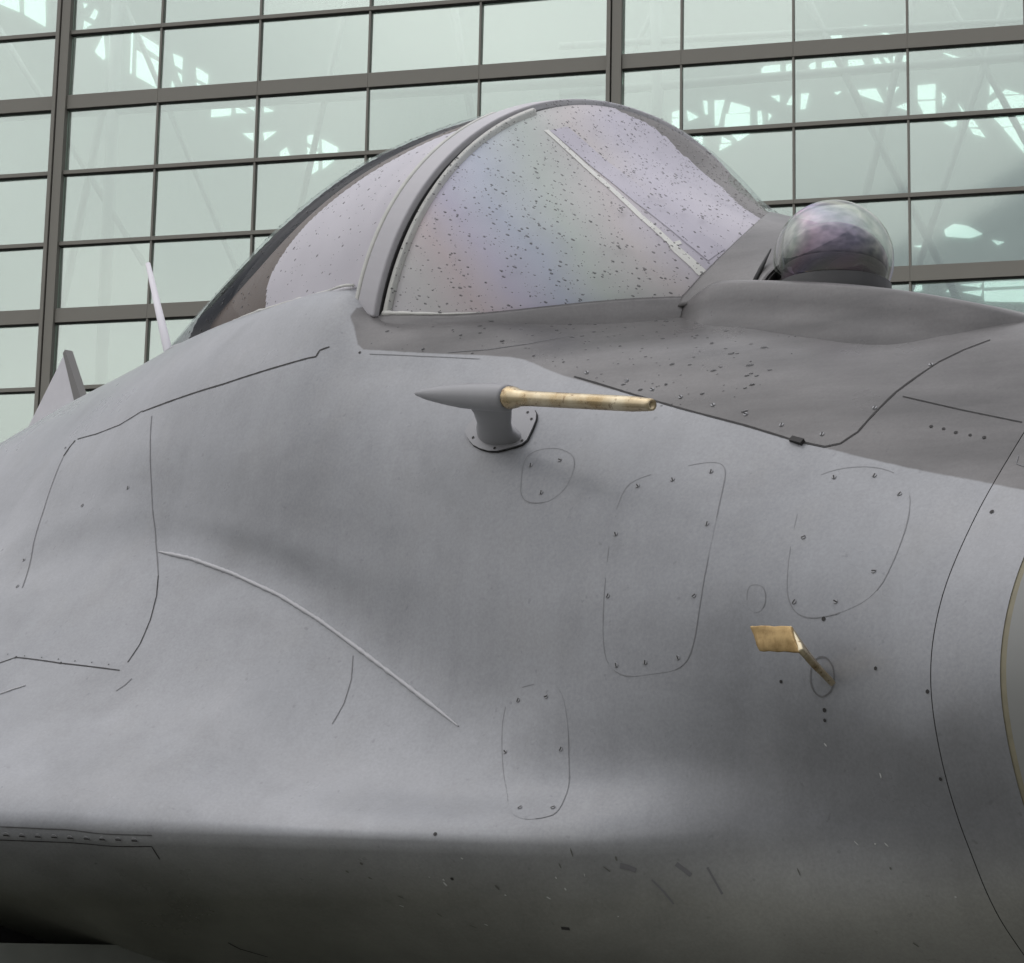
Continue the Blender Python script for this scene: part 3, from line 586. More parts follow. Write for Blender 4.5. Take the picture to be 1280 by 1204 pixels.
def film_tint(k):
    f = k.noise(2.2, 2, 0.5, k.coord((1.0, 1.0, 1.6)), 0.6)
    return k.ramp(f, [(0.30, (0.95, 0.86, 0.80)), (0.42, (0.80, 0.80, 0.98)), (0.52, (0.82, 0.96, 0.86)), (0.62, (0.98, 0.88, 0.84)), (0.72, (0.84, 0.84, 0.98))])
def coat_tint(k):
    f = k.noise(6.0, 0, 0.5, k.coord((1.0, 1.0, 1.0)), 0.0)
    return k.ramp(f, [(0.30, (0.97, 0.95, 0.92)), (0.41, (0.80, 0.88, 0.80)), (0.49, (0.90, 0.68, 0.86)), (0.56, (0.76, 0.70, 0.94)), (0.65, (0.88, 0.92, 0.82)), (0.76, (0.97, 0.97, 0.97))])
MAT['canopy_glass'] = glass_mix('canopy_acrylic', (0.93, 0.94, 0.945), (0.95, 0.95, 0.97), 0.01, 0.03, 0.32)
def liner_material(name, rainbow):
    k = N(name)
    base = k.mix((0.60, 0.565, 0.60), (0.70, 0.66, 0.70), k.ramp(k.noise(3.0, 3), [(0.35, 0), (0.65, 1)]))
    if rainbow:                                             # rainbow sheen painted into the base colour, bands along the glass
        sep = k.n('SeparateXYZ'); k.l(k.coord(), sep.inputs[0])
        s1 = k.math('ADD', k.math('MULTIPLY', sep.outputs[0], 1.15), k.math('MULTIPLY', sep.outputs[2], 0.95))
        s1 = k.math('ADD', s1, k.math('MULTIPLY', k.noise(3.0, 2), 0.16))
        mr = k.n('MapRange'); mr.inputs[1].default_value = 2.62; mr.inputs[2].default_value = 3.22; k.l(s1, mr.inputs[0])
        c = k.ramp(mr.outputs[0], [(0.0, (0.70, 0.68, 0.68)), (0.16, (0.69, 0.67, 0.61)), (0.28, (0.76, 0.60, 0.58)), (0.40, (0.63, 0.58, 0.76)),
                                   (0.52, (0.54, 0.63, 0.78)), (0.64, (0.60, 0.71, 0.60)), (0.76, (0.74, 0.66, 0.61)), (0.86, (0.68, 0.63, 0.74)), (1.0, (0.76, 0.70, 0.76))])
        base = k.mix(base, k.mix(c, (0.86, 0.86, 0.86), 1.0, 'MULTIPLY'), 0.60)
    k.set(base, 0.62, 0.0, 0.3); return k.m
MAT['liner'] = liner_material('lavender_liner_film', False)
MAT['liner_ws'] = liner_material('painted_rainbow_liner', True)
MAT['liner_edge'] = simple('brown_edge_trim', (0.105, 0.070, 0.046), 0.6, 0, 0.25, 40, 0.1)
MAT['liner_edge_grey'] = simple('grey_brown_edge_trim', (0.17, 0.15, 0.135), 0.6, 0, 0.3, 60, 0.15)

wsx = list(np.linspace(0.0235, WS_T - 0.002, 44)); cpx = list(np.linspace(CP_T, -0.0225, 64))
windshield = shell('windshield', wsx, ws_w, ws_b, ws_c, MAT['canopy_glass'], plane, 73)
canopy = shell('canopy', cpx, cp_w, cp_b, cp_c, MAT['canopy_glass'], plane, 73)
# inner liners and their edge trim
def split_shell(xs, w, b, c, iw, ic, n, t1, inside):
    vs = shell_pts(xs, w, b, c, iw, ic, n, 0.0, t1); fa, fb = [], []
    for q in grid_faces(len(xs), n):
        i, j = q[0] // n, q[0] % n
        xm = (xs[i] + xs[i + 1]) / 2; tm = math.degrees(t1 * (j + 0.5) / (n - 1))
        (fa if inside(xm, tm) else fb).append(q[::-1])
    return vs, fa, fb
def compact(vs, fs):
    used = sorted({i for f in fs for i in f}); mp_ = {v: k for k, v in enumerate(used)}
    return [vs[i] for i in used], [tuple(mp_[i] for i in f) for f in fs]
ins = lambda x: 0.004 + 0.018 * min(1, max(0, -x) / 0.6)
xb0 = pchip([0, 3, 12, 28, 36, 42, 47, 50, 55, 62, 180], [-.40, -.41, -.43, -.37, -.28, -.20, -.12, -.07, 0.0, 0.02, 0.02])
lx = list(np.linspace(-0.76, -0.014, 130))
vs_, fa, fb = split_shell(lx, cp_w, cp_b, cp_c, lambda x: ins(x) * 1.5, ins, 150, math.radians(150), lambda x, t: x > xb0(t))
mesh('liner', *compact(vs_, fa), MAT['liner'], canopy); mesh('liner_edge', *compact(vs_, fb), MAT['liner_edge'], canopy)
tb = pchip([-1.22, -.80, -.75, -.65, -.51, -.385, -.3, -.2, -.12, -.05, 0.0], [0, 0, 18, 36, 45, 52, 58, 62, 67, 74, 82])
lx = list(np.linspace(CP_T + 0.02, -0.014, 150))
vs_, fa, fb = split_shell(lx, cp_w, cp_b, cp_c, 0.0025, 0.002, 150, math.radians(180), lambda x, t: t > tb(x))
MAT['inner_shell'] = simple('grey_green_inner_shell', (0.25, 0.28, 0.255), 0.3, 0, 0.22, 25, 0.1)
mesh('inner_shell', *compact(vs_, fa), MAT['inner_shell'], canopy)
t_ws = pchip([0.04, 0.08, 0.15, 0.24, 0.38, 0.5, 0.66], [84, 90, 92, 93, 86, 82, 80])
lx = list(np.linspace(0.0245, WS_T - 0.01, 120))
vs_, fa, fb = split_shell(lx, ws_w, ws_b, ws_c, 0.010, 0.008, 150, math.radians(175), lambda x, t: t < t_ws(x))
wliner = mesh('liner', *compact(vs_, fa), MAT['liner_ws'], windshield); mesh('liner_edge', *compact(vs_, fb), MAT['liner_edge_grey'], windshield)

# bow frame between windshield and canopy: a solid band that follows both shells
def arch_band(name, x0, x1, out, inn, mat, parent, n=81, t0=0.0, t1=math.pi, w=None, b=None, c=None):
    w = w or (lambda x: cp_w(x)); b = b or cp_b; c = c or (lambda x: cp_c(x))
    rings = []
    for x, g in ((x0, out), (x1, out), (x1, -inn), (x0, -inn)):
        r = []
        for y, z in arch(w(x) + g, b(x) - 0.01, c(x) + g, n, 2.1, t0, t1): r.append(Vector((x + lean(x) * (z - b(x)), y, z)))
        rings.append(r)
    vs, fs = [], []
    for k in range(n):
        for r in rings: vs.append(r[k])
    for k in range(n - 1):
        for j in range(4): fs.append((k * 4 + j, k * 4 + (j + 1) % 4, (k + 1) * 4 + (j + 1) % 4, (k + 1) * 4 + j))
    fs += [(3, 2, 1, 0), tuple((n - 1) * 4 + j for j in range(4))]
    o = mesh(name, vs, fs, mat, parent, False)
    m = o.modifiers.new('bevel', 'BEVEL'); m.width = 0.003; m.segments = 2; m.limit_method = 'ANGLE'
    return o
bw_w = pchip([-0.035, 0.0, 0.07], [0.461, 0.460, 0.457]); bw_b = pchip([-0.035, 0.0, 0.07], [2.645, 2.625, 2.612])
bw_c = smooth_interp([-0.035, 0.0, 0.05, 0.07], [3.046, 3.040, 3.028, 3.014])
bow = arch_band('canopy_bow_frame', -0.022, 0.0225, 0.009, 0.012, MAT['frame_paint'], plane, w=bw_w, b=bw_b, c=bw_c)
arch_band('rubber_seal', 0.0226, 0.0248, -0.001, 0.012, MAT['rubber'], bow, w=bw_w, b=bw_b, c=bw_c)
arch_band('sealant_bead', -0.0300, -0.0222, 0.0098, 0.012, MAT['sealant'], bow, w=bw_w, b=bw_b, c=bw_c, t1=math.radians(58))
arch_band('sealant_bead', 0.0249, 0.036, 0.0015, 0.010, MAT['sealant'], bow, w=lambda x: ws_w(x), b=ws_b, c=ws_c, t1=math.radians(62))
# canopy sill rail with its bead of sealant
sill = [(x, -(cp_w(x) + 0.004), cp_b(x)) for x in np.linspace(-1.20, -0.045, 60)]
tube('sill_rail', [(x, y + 0.002, z - 0.006) for x, y, z in sill], 0.0045, MAT['frame_paint'], canopy, 10)
tube('sealant_bead', [(x, y + 0.003, z + 0.001 + random.uniform(-.0008, .0008)) for x, y, z in sill[30:]], [0.0030 + random.uniform(-.0008, .0008) for _ in sill[30:]], MAT['sealant'], canopy, 8)
tube('sill_rail', [(x, -y, z - 0.006) for x, y, z in sill], 0.0065, MAT['frame_paint'], canopy, 10)

def hull(name, pts, mat, parent, bevel=0.0):
    bm = bmesh.new()
    for p in pts: bm.verts.new(p)
    bmesh.ops.convex_hull(bm, input=bm.verts)
    o = bm_obj(name, bm, mat, parent)
    if bevel: m = o.modifiers.new('bevel', 'BEVEL'); m.width = bevel; m.segments = 2
    return o
# ------------------------------------------------------------------ infrared sensor ball and its fairing
edge = [(0.4500, -0.2230, 2.5900), (0.4538, -0.2170, 2.6040), (0.4726, -0.1980, 2.6345), (0.4875, -0.1706, 2.6685), (0.4927, -0.1320, 2.7060), (0.4731, -0.0667, 2.7540), (0.4225, 0.0095, 2.7950), (0.42, 0.08, 2.780), (0.43, 0.15, 2.715), (0.44, 0.205, 2.590)]
fv, FX = [], 12
for i in range(FX):
    f = i / (FX - 1)
    for x, y, z in edge: fv.append((x + (0.600 - x) * f, y * (1 - (0.10 if y < 0 else 0.75) * f), 2.588 + (z - 2.588) * (1 - 0.34 * f)))
ffs = [q[::-1] for q in grid_faces(FX, len(edge))]; ffs.append(tuple(range((FX - 1) * len(edge), FX * len(edge))))
fair = mesh('sensor_fairing', fv, ffs, MAT['paint'], plane)
m_ = fair.modifiers.new('subdivide', 'SUBSURF'); m_.levels = m_.render_levels = 1; m_.subdivision_type = 'SIMPLE'
m_ = fair.modifiers.new('thickness', 'SOLIDIFY'); m_.thickness = 0.005; m_.offset = -1
fa_ = fair.data.attributes.new('deck', 'FLOAT', 'POINT'); fa_.data.foreach_set('value', [1.0] * len(fair.data.vertices))
bx_ = list(np.linspace(0.03, 0.20, 26))
tube('sealant_bead', [(x, -(ws_w(x) - 0.001), ws_b(x) + 0.008) for x in bx_], [0.0048 * (1 - 0.75 * i / 25) * random.uniform(.8, 1.15) for i in range(26)], MAT['sealant'], windshield, 8)
# skirt that closes the windshield foot onto the deck
sv = []
skx = list(np.linspace(0.02, 0.46, 40))
for x in skx:
    for dy, dz in ((-0.003, 0.006), (0.001, 0.007), (0.006, 0.001), (0.016, -0.035)): sv.append((x, -(ws_w(x) + dy), ws_b(x) + dz))
skirt = mesh('windshield_skirt', sv, [q for q in grid_faces(len(skx), 4)], MAT['paint'], windshield)
sk_ = skirt.data.attributes.new('deck', 'FLOAT', 'POINT'); sk_.data.foreach_set('value', [1.0] * len(sv))
# raised flat-topped pedestal under the ball, fading out forwards
PED = smooth_interp([0.425, 0.465, 0.503, 0.534, 0.629, 0.749, 0.844, 0.949, 1.025, 1.085], [(0.205, 2.570), (0.215, 2.598), (0.215, 2.614), (0.213, 2.618), (0.210, 2.600), (0.203, 2.573), (0.188, 2.548), (0.150, 2.516), (0.095, 2.488), (0.04, 2.465)])
pv = []; pxs = list(np.linspace(0.425, 1.085, 60))
for x in pxs:
    yt, zt = PED(x); pr = [(0.0, zt + 0.004), (yt * 0.6, zt + 0.003), (yt - 0.012, zt), (yt - 0.003, zt - 0.002), (yt + 0.003, zt - 0.008), (yt + 0.010, zt - 0.034), (yt + 0.019, zt - 0.060), (yt + 0.036, zt - 0.085), (yt + 0.045, zt - 0.16)]
    pv += [(x, -y, z) for y, z in pr[::-1]] + [(x, y, z) for y, z in pr[1:]]
ped = mesh('sensor_pedestal', pv, [q[::-1] for q in grid_faces(len(pxs), 17)], MAT['paint'], plane)
pd_ = ped.data.attributes.new('deck', 'FLOAT', 'POINT'); pd_.data.foreach_set('value', [1.0] * len(pv))
BC, BR = Vector((0.668, -0.112, 2.640)), 0.0880
sensor = empty('infrared_sensor', (0, 0, 0)); sensor.parent = plane
def lathe(name, prof, c, mat, parent, axis=(0, 0, 1), seg=48):
    ax = Vector(axis).normalized(); ref = Vector((1, 0, 0)) if abs(ax.x) < 0.9 else Vector((0, 1, 0))
    e1 = ax.cross(ref).normalized(); e2 = ax.cross(e1)
    vs = [Vector(c) + ax * h + (e1 * math.cos(2 * math.pi * k / seg) + e2 * math.sin(2 * math.pi * k / seg)) * r for r, h in prof for k in range(seg)]
    return mesh(name, vs, grid_faces(len(prof), seg, True), mat, parent)
sph = lambda R, a0, a1, n: [(max(R * math.cos(t), 1e-4), R * math.sin(t)) for t in np.linspace(a0, a1, n)]
k = N('sensor_core'); f = k.noise(7, 0, 0.5, k.coord((1, 1, 1)))
k.set(k.ramp(f, [(0.36, (0.02, 0.022, 0.02)), (0.50, (0.045, 0.04, 0.045)), (0.60, (0.26, 0.10, 0.24)), (0.72, (0.10, 0.13, 0.09))]), 0.08, 0.7)
MAT['sensor_core'] = k.m
MAT['sensor_glass'] = glass_mix('sensor_glass', (0.86, 0.88, 0.86), None, 0.15, 0.008, 1.0, coat_tint)
lathe('glass_dome', sph(BR, -0.75, math.pi / 2, 40), BC, MAT['sensor_glass'], sensor)
lathe('scanner_head', [(r * 0.080, h * 0.066) for r, h in sph(1.0, -0.4, math.pi / 2, 30)], BC + Vector((0.0, 0.0, -0.012)), MAT['sensor_core'], sensor)
lathe('collar', [(0.084, -0.075), (0.084, -0.040), (0.081, -0.038), (0.060, -0.038)], BC, MAT['rubber'], sensor)
tube('joint_gap', [(0.585, -0.196, 2.600), (0.580, -0.172, 2.635), (0.578, -0.150, 2.668)], [0.0045, 0.0035, 0.001], MAT['rubber'], sensor, 6)

# ------------------------------------------------------------------ pitot probe
MAT['brass'] = None
k = N('worn_brass'); f = k.noise(20, 4, 0.6); sp = k.noise(110, 2)
k.set(k.mix(k.mix((0.44, 0.33, 0.18), (0.72, 0.64, 0.46), k.ramp(f, [(0.35, 0), (0.65, 1)])), (0.20, 0.12, 0.06), k.ramp(sp, [(0.60, 0), (0.72, 0.8)])),
      k.ramp(f, [(0.3, 0.22), (0.7, 0.40)]), 0.92); k.bump(sp, 0.08, 0.001); MAT['brass'] = k.m
PA, PB, PC = Vector((0.304, -0.60, 2.419)), Vector((0.514, -0.60, 2.379)), Vector((0.800, -0.60, 2.322))
ax = (PC - PA).normalized(); Lp = (PB - PA).length
probe = empty('pitot_probe', (0, 0, 0)); probe.parent = plane
lathe('pod', [(1e-4, 0), (0.0035, 0.006), (0.0085, 0.03), (0.0135, 0.07), (0.0172, 0.11), (0.0190, 0.15), (0.0193, 0.185), (0.0190, Lp - 0.004), (0.0175, Lp), (0.010, Lp + 0.001)], PA, MAT['probe_paint'], probe, ax, 28)
lt = (PC - PB).length
lathe('tube', [(0.0160, 0.0015), (0.0162, 0.006), (0.0145, 0.016), (0.0115, 0.026), (0.0105, 0.05), (0.0102, lt - 0.035), (0.0085, lt - 0.006), (0.0078, lt), (0.0042, lt), (0.0040, lt - 0.02), (1e-4, lt - 0.021)], PB, MAT['brass'], probe, ax, 12)
bb = bvh_of(body)
def on_skin(x, z, off=0.0, ob=None):
    """point and outward normal of the near flank at side-view position x, z"""
    h, nrm, _, _ = (ob or bb).ray_cast(Vector((x, -4, z)), Vector((0, 1, 0)))
    if h is None: return None, None
    if nrm.y > 0: nrm = -nrm
    return h + nrm * off, nrm
# strut: aerofoil column from pod to flank
SP = []
for (cx, cy, cz, hl, hw) in ((0.466, -0.597, 2.384, 0.050, 0.012), (0.446, -0.572, 2.376, 0.043, 0.012), (0.418, -0.545, 2.368, 0.038, 0.013), (0.395, -0.525, 2.363, 0.041, 0.017), (0.382, -0.507, 2.360, 0.046, 0.021), (0.376, -0.45, 2.358, 0.050, 0.024)):
    for kk in range(20):
        w_ = 2 * math.pi * kk / 20
        SP.append((cx + hl * math.cos(w_), cy, cz + hw * math.sin(w_) * (1 - 0.3 * math.cos(w_)) - 0.19 * hl * math.cos(w_)))
mesh('strut', SP, grid_faces(6, 20, True), MAT['probe_paint'], probe)
# hexagonal base plate that follows the flank
def skin_patch(name, outline, mat, parent, off=0.001, rings=7, edge_drop=0.0015, deck=-1.0, ob=None):
    """panel that follows the skin: polar grid inside a side-view outline [(x, z)]"""
    n = len(outline); cx = sum(p[0] for p in outline) / n; cz = sum(p[1] for p in outline) / n
    vs, fs = [], []
    for r in range(rings + 1):
        q = 0.004 if r == 0 else r / rings
        for x, z in outline:
            h, nr = on_skin(cx + (x - cx) * q, cz + (z - cz) * q, off, ob)
            vs.append(h if h is not None else Vector((x, -0.5, z)))
    fs = [f[::-1] for f in grid_faces(rings + 1, n, True)]; fs.append(tuple(range(n)))
    o = mesh(name, vs, fs, mat, parent)
    if mat is MAT['paint']:
        a = o.data.attributes.new('deck', 'FLOAT', 'POINT'); a.data.foreach_set('value', [deck] * len(vs))
    return o
def densify(pts, step, close=False):
    pts = [Vector(p) for p in pts]; out = []
    if close: pts = pts + [pts[0]]
    for a, b in zip(pts[:-1], pts[1:]):
        k = max(1, int((b - a).length / step)); out += [a.lerp(b, i / k) for i in range(k)]
    if not close: out.append(pts[-1])
    return out
def round_poly(pts, it=2):
    for _ in range(it):
        pts = [q for a, b in zip(pts, pts[1:] + pts[:1]) for q in ((a[0] * .75 + b[0] * .25, a[1] * .75 + b[1] * .25), (a[0] * .25 + b[0] * .75, a[1] * .25 + b[1] * .75))]
    return pts

# ------------------------------------------------------------------ brass vane on the flank
k = N('vane_brass'); f = k.noise(45, 5, 0.65)
k.set(k.mix((0.30, 0.19, 0.075), (0.56, 0.40, 0.19), k.ramp(f, [(0.35, 0), (0.65, 1)])), k.ramp(f, [(0.3, 0.3), (0.7, 0.55)]), 0.7); k.bump(f, 0.15, 0.001); MAT['vane_brass'] = k.m
vane = empty('sensor_vane', (0, 0, 0)); vane.parent = plane
def plate(name, pts, th, mat, parent):
    pts = [Vector(p) for p in pts]; n = (pts[1] - pts[0]).cross(pts[2] - pts[0]).normalized() * th / 2
    o = hull(name, [p + n for p in pts] + [p - n for p in pts], mat, parent, 0.0008); return o
def crumpled(name, corners, nu, nv, th, amp, mat, parent, seed):
    rnd = random.Random(seed); a, b, c, d = [Vector(p) for p in corners]; vs = []
    for i in range(nu + 1):
        for j in range(nv + 1):
            u, v = i / nu, j / nv; p = a.lerp(b, u).lerp(d.lerp(c, u), v)
            p += Vector((rnd.uniform(-.4, .4), math.sin(u * 4.1 + seed) * 0.9 + math.sin(v * 5.3 + u * 3) * 0.6 + rnd.uniform(-.3, .3), rnd.uniform(-.4, .4))) * amp; vs.append(p)
    o = mesh(name, vs, grid_faces(nu + 1, nv + 1), mat, parent)
    m = o.modifiers.new('thickness', 'SOLIDIFY'); m.thickness = th; m.offset = 0
    m = o.modifiers.new('bevel', 'BEVEL'); m.width = th * 0.25; m.segments = 2; m.limit_method = 'ANGLE'
    return o
crumpled('blade', [(0.934, -.56, 2.033), (1.004, -.56, 2.025), (1.017, -.56, 1.993), (0.951, -.56, 2.000)], 8, 5, 0.006, 0.0016, MAT['vane_brass'], vane, 2)
crumpled('arm', [(0.998, -.560, 2.026), (1.019, -.562, 1.995), (0.996, -.478, 1.962), (0.968, -.478, 1.986)], 4, 6, 0.008, 0.0014, MAT['brass'], vane, 5)

# ------------------------------------------------------------------ spine antennas
tube('rod_antenna', [(-1.272, 0.0, 2.72), (-1.359, 0, 2.906), (-1.447, 0, 3.094)], [0.011, 0.0095, 0.0055], MAT['white_paint'], plane, 12)
bl = [(-1.66, 0, 2.70), (-1.701, 0, 2.828), (-1.779, 0, 2.953), (-1.945, 0, 2.790), (-2.02, 0, 2.58)]
blade = empty('blade_antenna', (0, 0, 0)); blade.parent = plane
bm = bmesh.new(); 
va = [bm.verts.new((x, -0.006, z)) for x, y, z in bl]; vb = [bm.verts.new((x, 0.006, z)) for x, y, z in bl]
bm.faces.new(va); bm.faces.new(vb[::-1])
for i in range(5): bm.faces.new((va[i], vb[i], vb[(i + 1) % 5], va[(i + 1) % 5]))
bm_obj('fin', bm, simple('pale_grey_fin', (0.66, 0.65, 0.67), 0.5, 0, 0.1, 30), blade)
plate('leading_edge', [(-1.645, 0, 2.72), (-1.689, 0, 2.826), (-1.776, 0, 2.957), (-1.785, 0, 2.950), (-1.703, 0, 2.822), (-1.665, 0, 2.72)], 0.020, simple('dark_edge', (0.19, 0.185, 0.175), 0.6), blade)

# ------------------------------------------------------------------ air intakes and undercarriage below
for s in (-1, 1):
    it = empty('air_intake', (0, 0, 0)); it.parent = plane
    def ibox(name, x0, x1, y0, y1, z0, z1, mat, rake=0.0):
        bm = bmesh.new(); v = []
        for x, zz in ((x0, None), (x1, None)):
            for y, z in ((y0, z0), (y1, z0), (y1, z1), (y0, z1)):
                xx = x - (rake * (z1 - z) if x == x1 else 0); v.append(bm.verts.new((xx, s * y, z)))
        for q in ((3, 2, 1, 0), (4, 5, 6, 7), (0, 1, 5, 4), (1, 2, 6, 5), (2, 3, 7, 6), (3, 0, 4, 7)): bm.faces.new([v[i] for i in q])
        bmesh.ops.recalc_face_normals(bm, faces=bm.faces); return bm_obj(name, bm, mat, it)
    ibox('upper_lip', -5.0, -0.27, 0.50, 1.02, 1.600, 1.632, MAT['bay_metal'])
    ibox('lower_lip', -5.0, -0.27, 0.50, 1.02, 0.98, 1.02, MAT['bay_metal'], 0.0)
    ibox('outer_wall', -5.0, -0.27, 0.985, 1.02, 1.021, 1.599, MAT['paint'], 0.4)
    ibox('inner_wall', -5.0, -0.27, 0.50, 0.535, 1.021, 1.599, MAT['bay_metal'], 0.4)
    ibox('duct', -4.9, -0.9, 0.54, 0.98, 1.03, 1.595, MAT['dark'])
    ibox('splitter_gap', -4.8, -0.40, 0.52, 1.00, 1.633, 1.72, MAT['dark'])
def gear(x, y, zt, r):
    g = empty('landing_gear', (0, 0, 0)); g.parent = plane
    tube('strut', [(x - 0.15, y, zt), (x - 0.03, y, r + 0.25), (x, y, r)], [0.06, 0.05, 0.04], MAT['bay_metal'], g, 12)
    for dy in ((-0.13, 0.13) if y == 0 else (0.0,)):
        lathe('wheel', [(1e-3, -0.05), (r * 0.6, -0.06), (r * 0.9, -0.075), (r, -0.04), (r, 0.04), (r * 0.9, 0.075), (r * 0.6, 0.06), (1e-3, 0.05)], (x, y + dy + (0.12 if y < 0 else -0.12 if y > 0 else 0), r), MAT['tyre'], g, (0, 1, 0), 32)
gear(-0.9, 0, 1.58, 0.29); gear(-5.2, -1.5, 1.6, 0.42); gear(-5.2, 1.5, 1.6, 0.42)

# ------------------------------------------------------------------ seams, panels, fasteners on the skin
ALLB = [bvh_of(body), bvh_of(ring), bvh_of(radome)]
def snap(p, trees=None):
    best = None
    for t in (trees or ALLB):
        h, n, _, d = t.find_nearest(Vector(p))
        if h is not None and (best is None or d < best[2]): best = (h, n, d)
    h, n, _ = best
    if n.dot(Vector((0, -1, 0.25))) < 0: n = -n
    return h, n
def ribbon(name, pts, width, mat, parent, off=0.0006, close=False, trees=None, jitter=0.15, keep=1.0):
    P = densify(pts, 0.006, close); S = [snap(p, trees) for p in P]; vs, fs = [], []; n = len(S)
    for i, (h, nr) in enumerate(S):
        a = S[(i - 1) % n if close else max(i - 1, 0)][0]; b = S[(i + 1) % n if close else min(i + 1, n - 1)][0]
        t = (b - a).normalized(); sd_ = nr.cross(t).normalized() * width / 2 * random.uniform(1 - jitter, 1 + jitter)
        vs += [h + nr * off - sd_, h + nr * off + sd_]
    for i in range(n if close else n - 1):
        j = (i + 1) % n
        if keep >= 1 or math.sin(i * 0.21 + len(pts)) + 0.5 * math.sin(i * 0.47) < 3 * keep - 1.5: fs.append((2 * i, 2 * j, 2 * j + 1, 2 * i + 1))
    return mesh(name, vs, fs, mat, parent)
for nm, mt, wd, pts in SEAMS: ribbon(nm, pts, wd, MAT[mt], body)
MAT['bead'] = simple('filler_bead', (0.50, 0.50, 0.51), 0.5, 0, 0.1, 60, 0.1)
for nm, wd, pts in BEADS:
    P = [snap(p) for p in densify(pts, 0.006)]; nP = len(P)
    tube(nm, [h + n * 0.0006 for h, n in P], [wd * random.uniform(.7, 1.05) * (0.35 + 0.65 * min(1, i / 6, (nP - 1 - i) / 12)) for i in range(nP)], MAT['bead'], body, 8)
def fastener_mesh():
    bm = bmesh.new(); r, seg = 0.0042, 10
    c = [bm.verts.new((r * math.cos(2 * math.pi * i / seg), r * math.sin(2 * math.pi * i / seg), 0.0007)) for i in range(seg)]
    b = [bm.verts.new((r * 1.15 * math.cos(2 * math.pi * i / seg), r * 1.15 * math.sin(2 * math.pi * i / seg), -0.001)) for i in range(seg)]
    bm.faces.new(c)
    for i in range(seg): bm.faces.new((b[i], b[(i + 1) % seg], c[(i + 1) % seg], c[i]))
    q = [bm.verts.new(p) for p in ((-0.0040, -0.0011, 0.0011), (0.0040, -0.0011, 0.0011), (0.0040, 0.0011, 0.0011), (-0.0040, 0.0011, 0.0011))]
    f = bm.faces.new(q); f.material_index = 1
    me = bpy.data.meshes.new('fastener'); bm.to_mesh(me); bm.free()
    me.materials.append(MAT['fastener']); me.materials.append(MAT['seam']); return me
MAT['fastener'] = simple('fastener_paint', (0.30, 0.303, 0.312), 0.42)
FM = fastener_mesh()
bm = bmesh.new(); bmesh.ops.create_circle(bm, cap_ends=True, radius=0.0028, segments=8); DM = bpy.data.meshes.new('rivet_hole'); bm.to_mesh(DM); bm.free(); DM.materials.append(MAT['seam'])
def stick(name, me, p, parent, off=0.0012, spin=None, sc=1.0):
    h, n = snap(p); o = bpy.data.objects.new(name, me); COL.objects.link(o); o.parent = parent
    q = n.to_track_quat('Z', 'X'); q = q @ Matrix.Rotation(random.uniform(0, 3.14) if spin is None else spin, 3, 'Z').to_quaternion()
    o.matrix_world = Matrix.LocRotScale(h + n * off, q, Vector((sc, sc, sc))); return o
for outl, fx in PANELS:
    outl = round_poly(outl, 2)
    p = skin_patch('access_panel', outl, MAT['paint'], plane, 0.0004, 9, -0.0004)
    ribbon('panel_seam', [on_skin(x, z)[0] for x, z in outl], 0.0011, MAT['seam_faint'], p, 0.0007, True, jitter=0.35, keep=0.66)
    for q in fx: stick('fastener', FM, q, p, 0.0012, sc=0.72)
for q in FAST_PTS: stick('fastener', FM, q, body, 0.0006, sc=0.75)
for q in DOTS_PTS: stick('rivet_hole', DM, q, body, 0.0008, sc=random.uniform(0.8, 1.15))
for q in RIVETS_PTS: stick('fastener', FM, q, body, 0.0004, spin=1.5, sc=1.1)
for q in RIDGE_PTS: stick('rivet_hole', DM, q, body, 0.0006, sc=0.45)
ribbon('base_ring', ELL_PTS, 0.0022, MAT['seam_soft'], vane, 0.0006, True)
pl = skin_patch('base_plate', round_poly([(x, z) for x, y, z in PLATE_PTS], 1), MAT['probe_paint'], probe, 0.0045, 6, 0.001)
ribbon('plate_seam', [on_skin(x, z)[0] for x, z in round_poly([(x, z) for x, y, z in PLATE_PTS], 1)], 0.0022, MAT['seam'], pl, 0.0009, True)
for i in (1, 3, 5, 7, 8):
    x = 0.395 + (PLATE_PTS[i][0] - 0.395) * 0.84; z = 2.358 + (PLATE_PTS[i][2] - 2.358) * 0.80
    h, n = on_skin(x, z); o = bpy.data.objects.new('screw', DM); COL.objects.link(o); o.parent = pl
    o.matrix_world = Matrix.LocRotScale(h + n * 0.0052, n.to_track_quat('Z', 'X'), Vector((.8, .8, .8)))
for q in CATCH_PTS:
    h, n = snap(q); bm = bmesh.new(); t = Vector((0.94, 0, -0.33)); box_bm(bm, h + n * 0.002, t * 0.011, n * 0.003, n.cross(t).normalized() * 0.004)
    bm_obj('latch', bm, MAT['seam'], body)
MAT['tape'] = simple('white_tape', (0.86, 0.84, 0.78), 0.5, 0, 0.08, 40)
lb = [bvh_of(wliner)]
MAT['shade_band'] = simple('painted_shade_band', (0.57, 0.53, 0.60), 0.5, 0, 0.05, 10)  # darker band of reflected shade, put on the liner as colour
ribbon('shade_band', STRIP_PTS, 0.036, MAT['shade_band'], wliner, 0.0008, False, lb, 0.0)
for pts in TAPE: ribbon('tape_strip', pts, 0.0085, MAT['tape'], wliner, -0.0 + 0.0012, False, lb, 0.08)
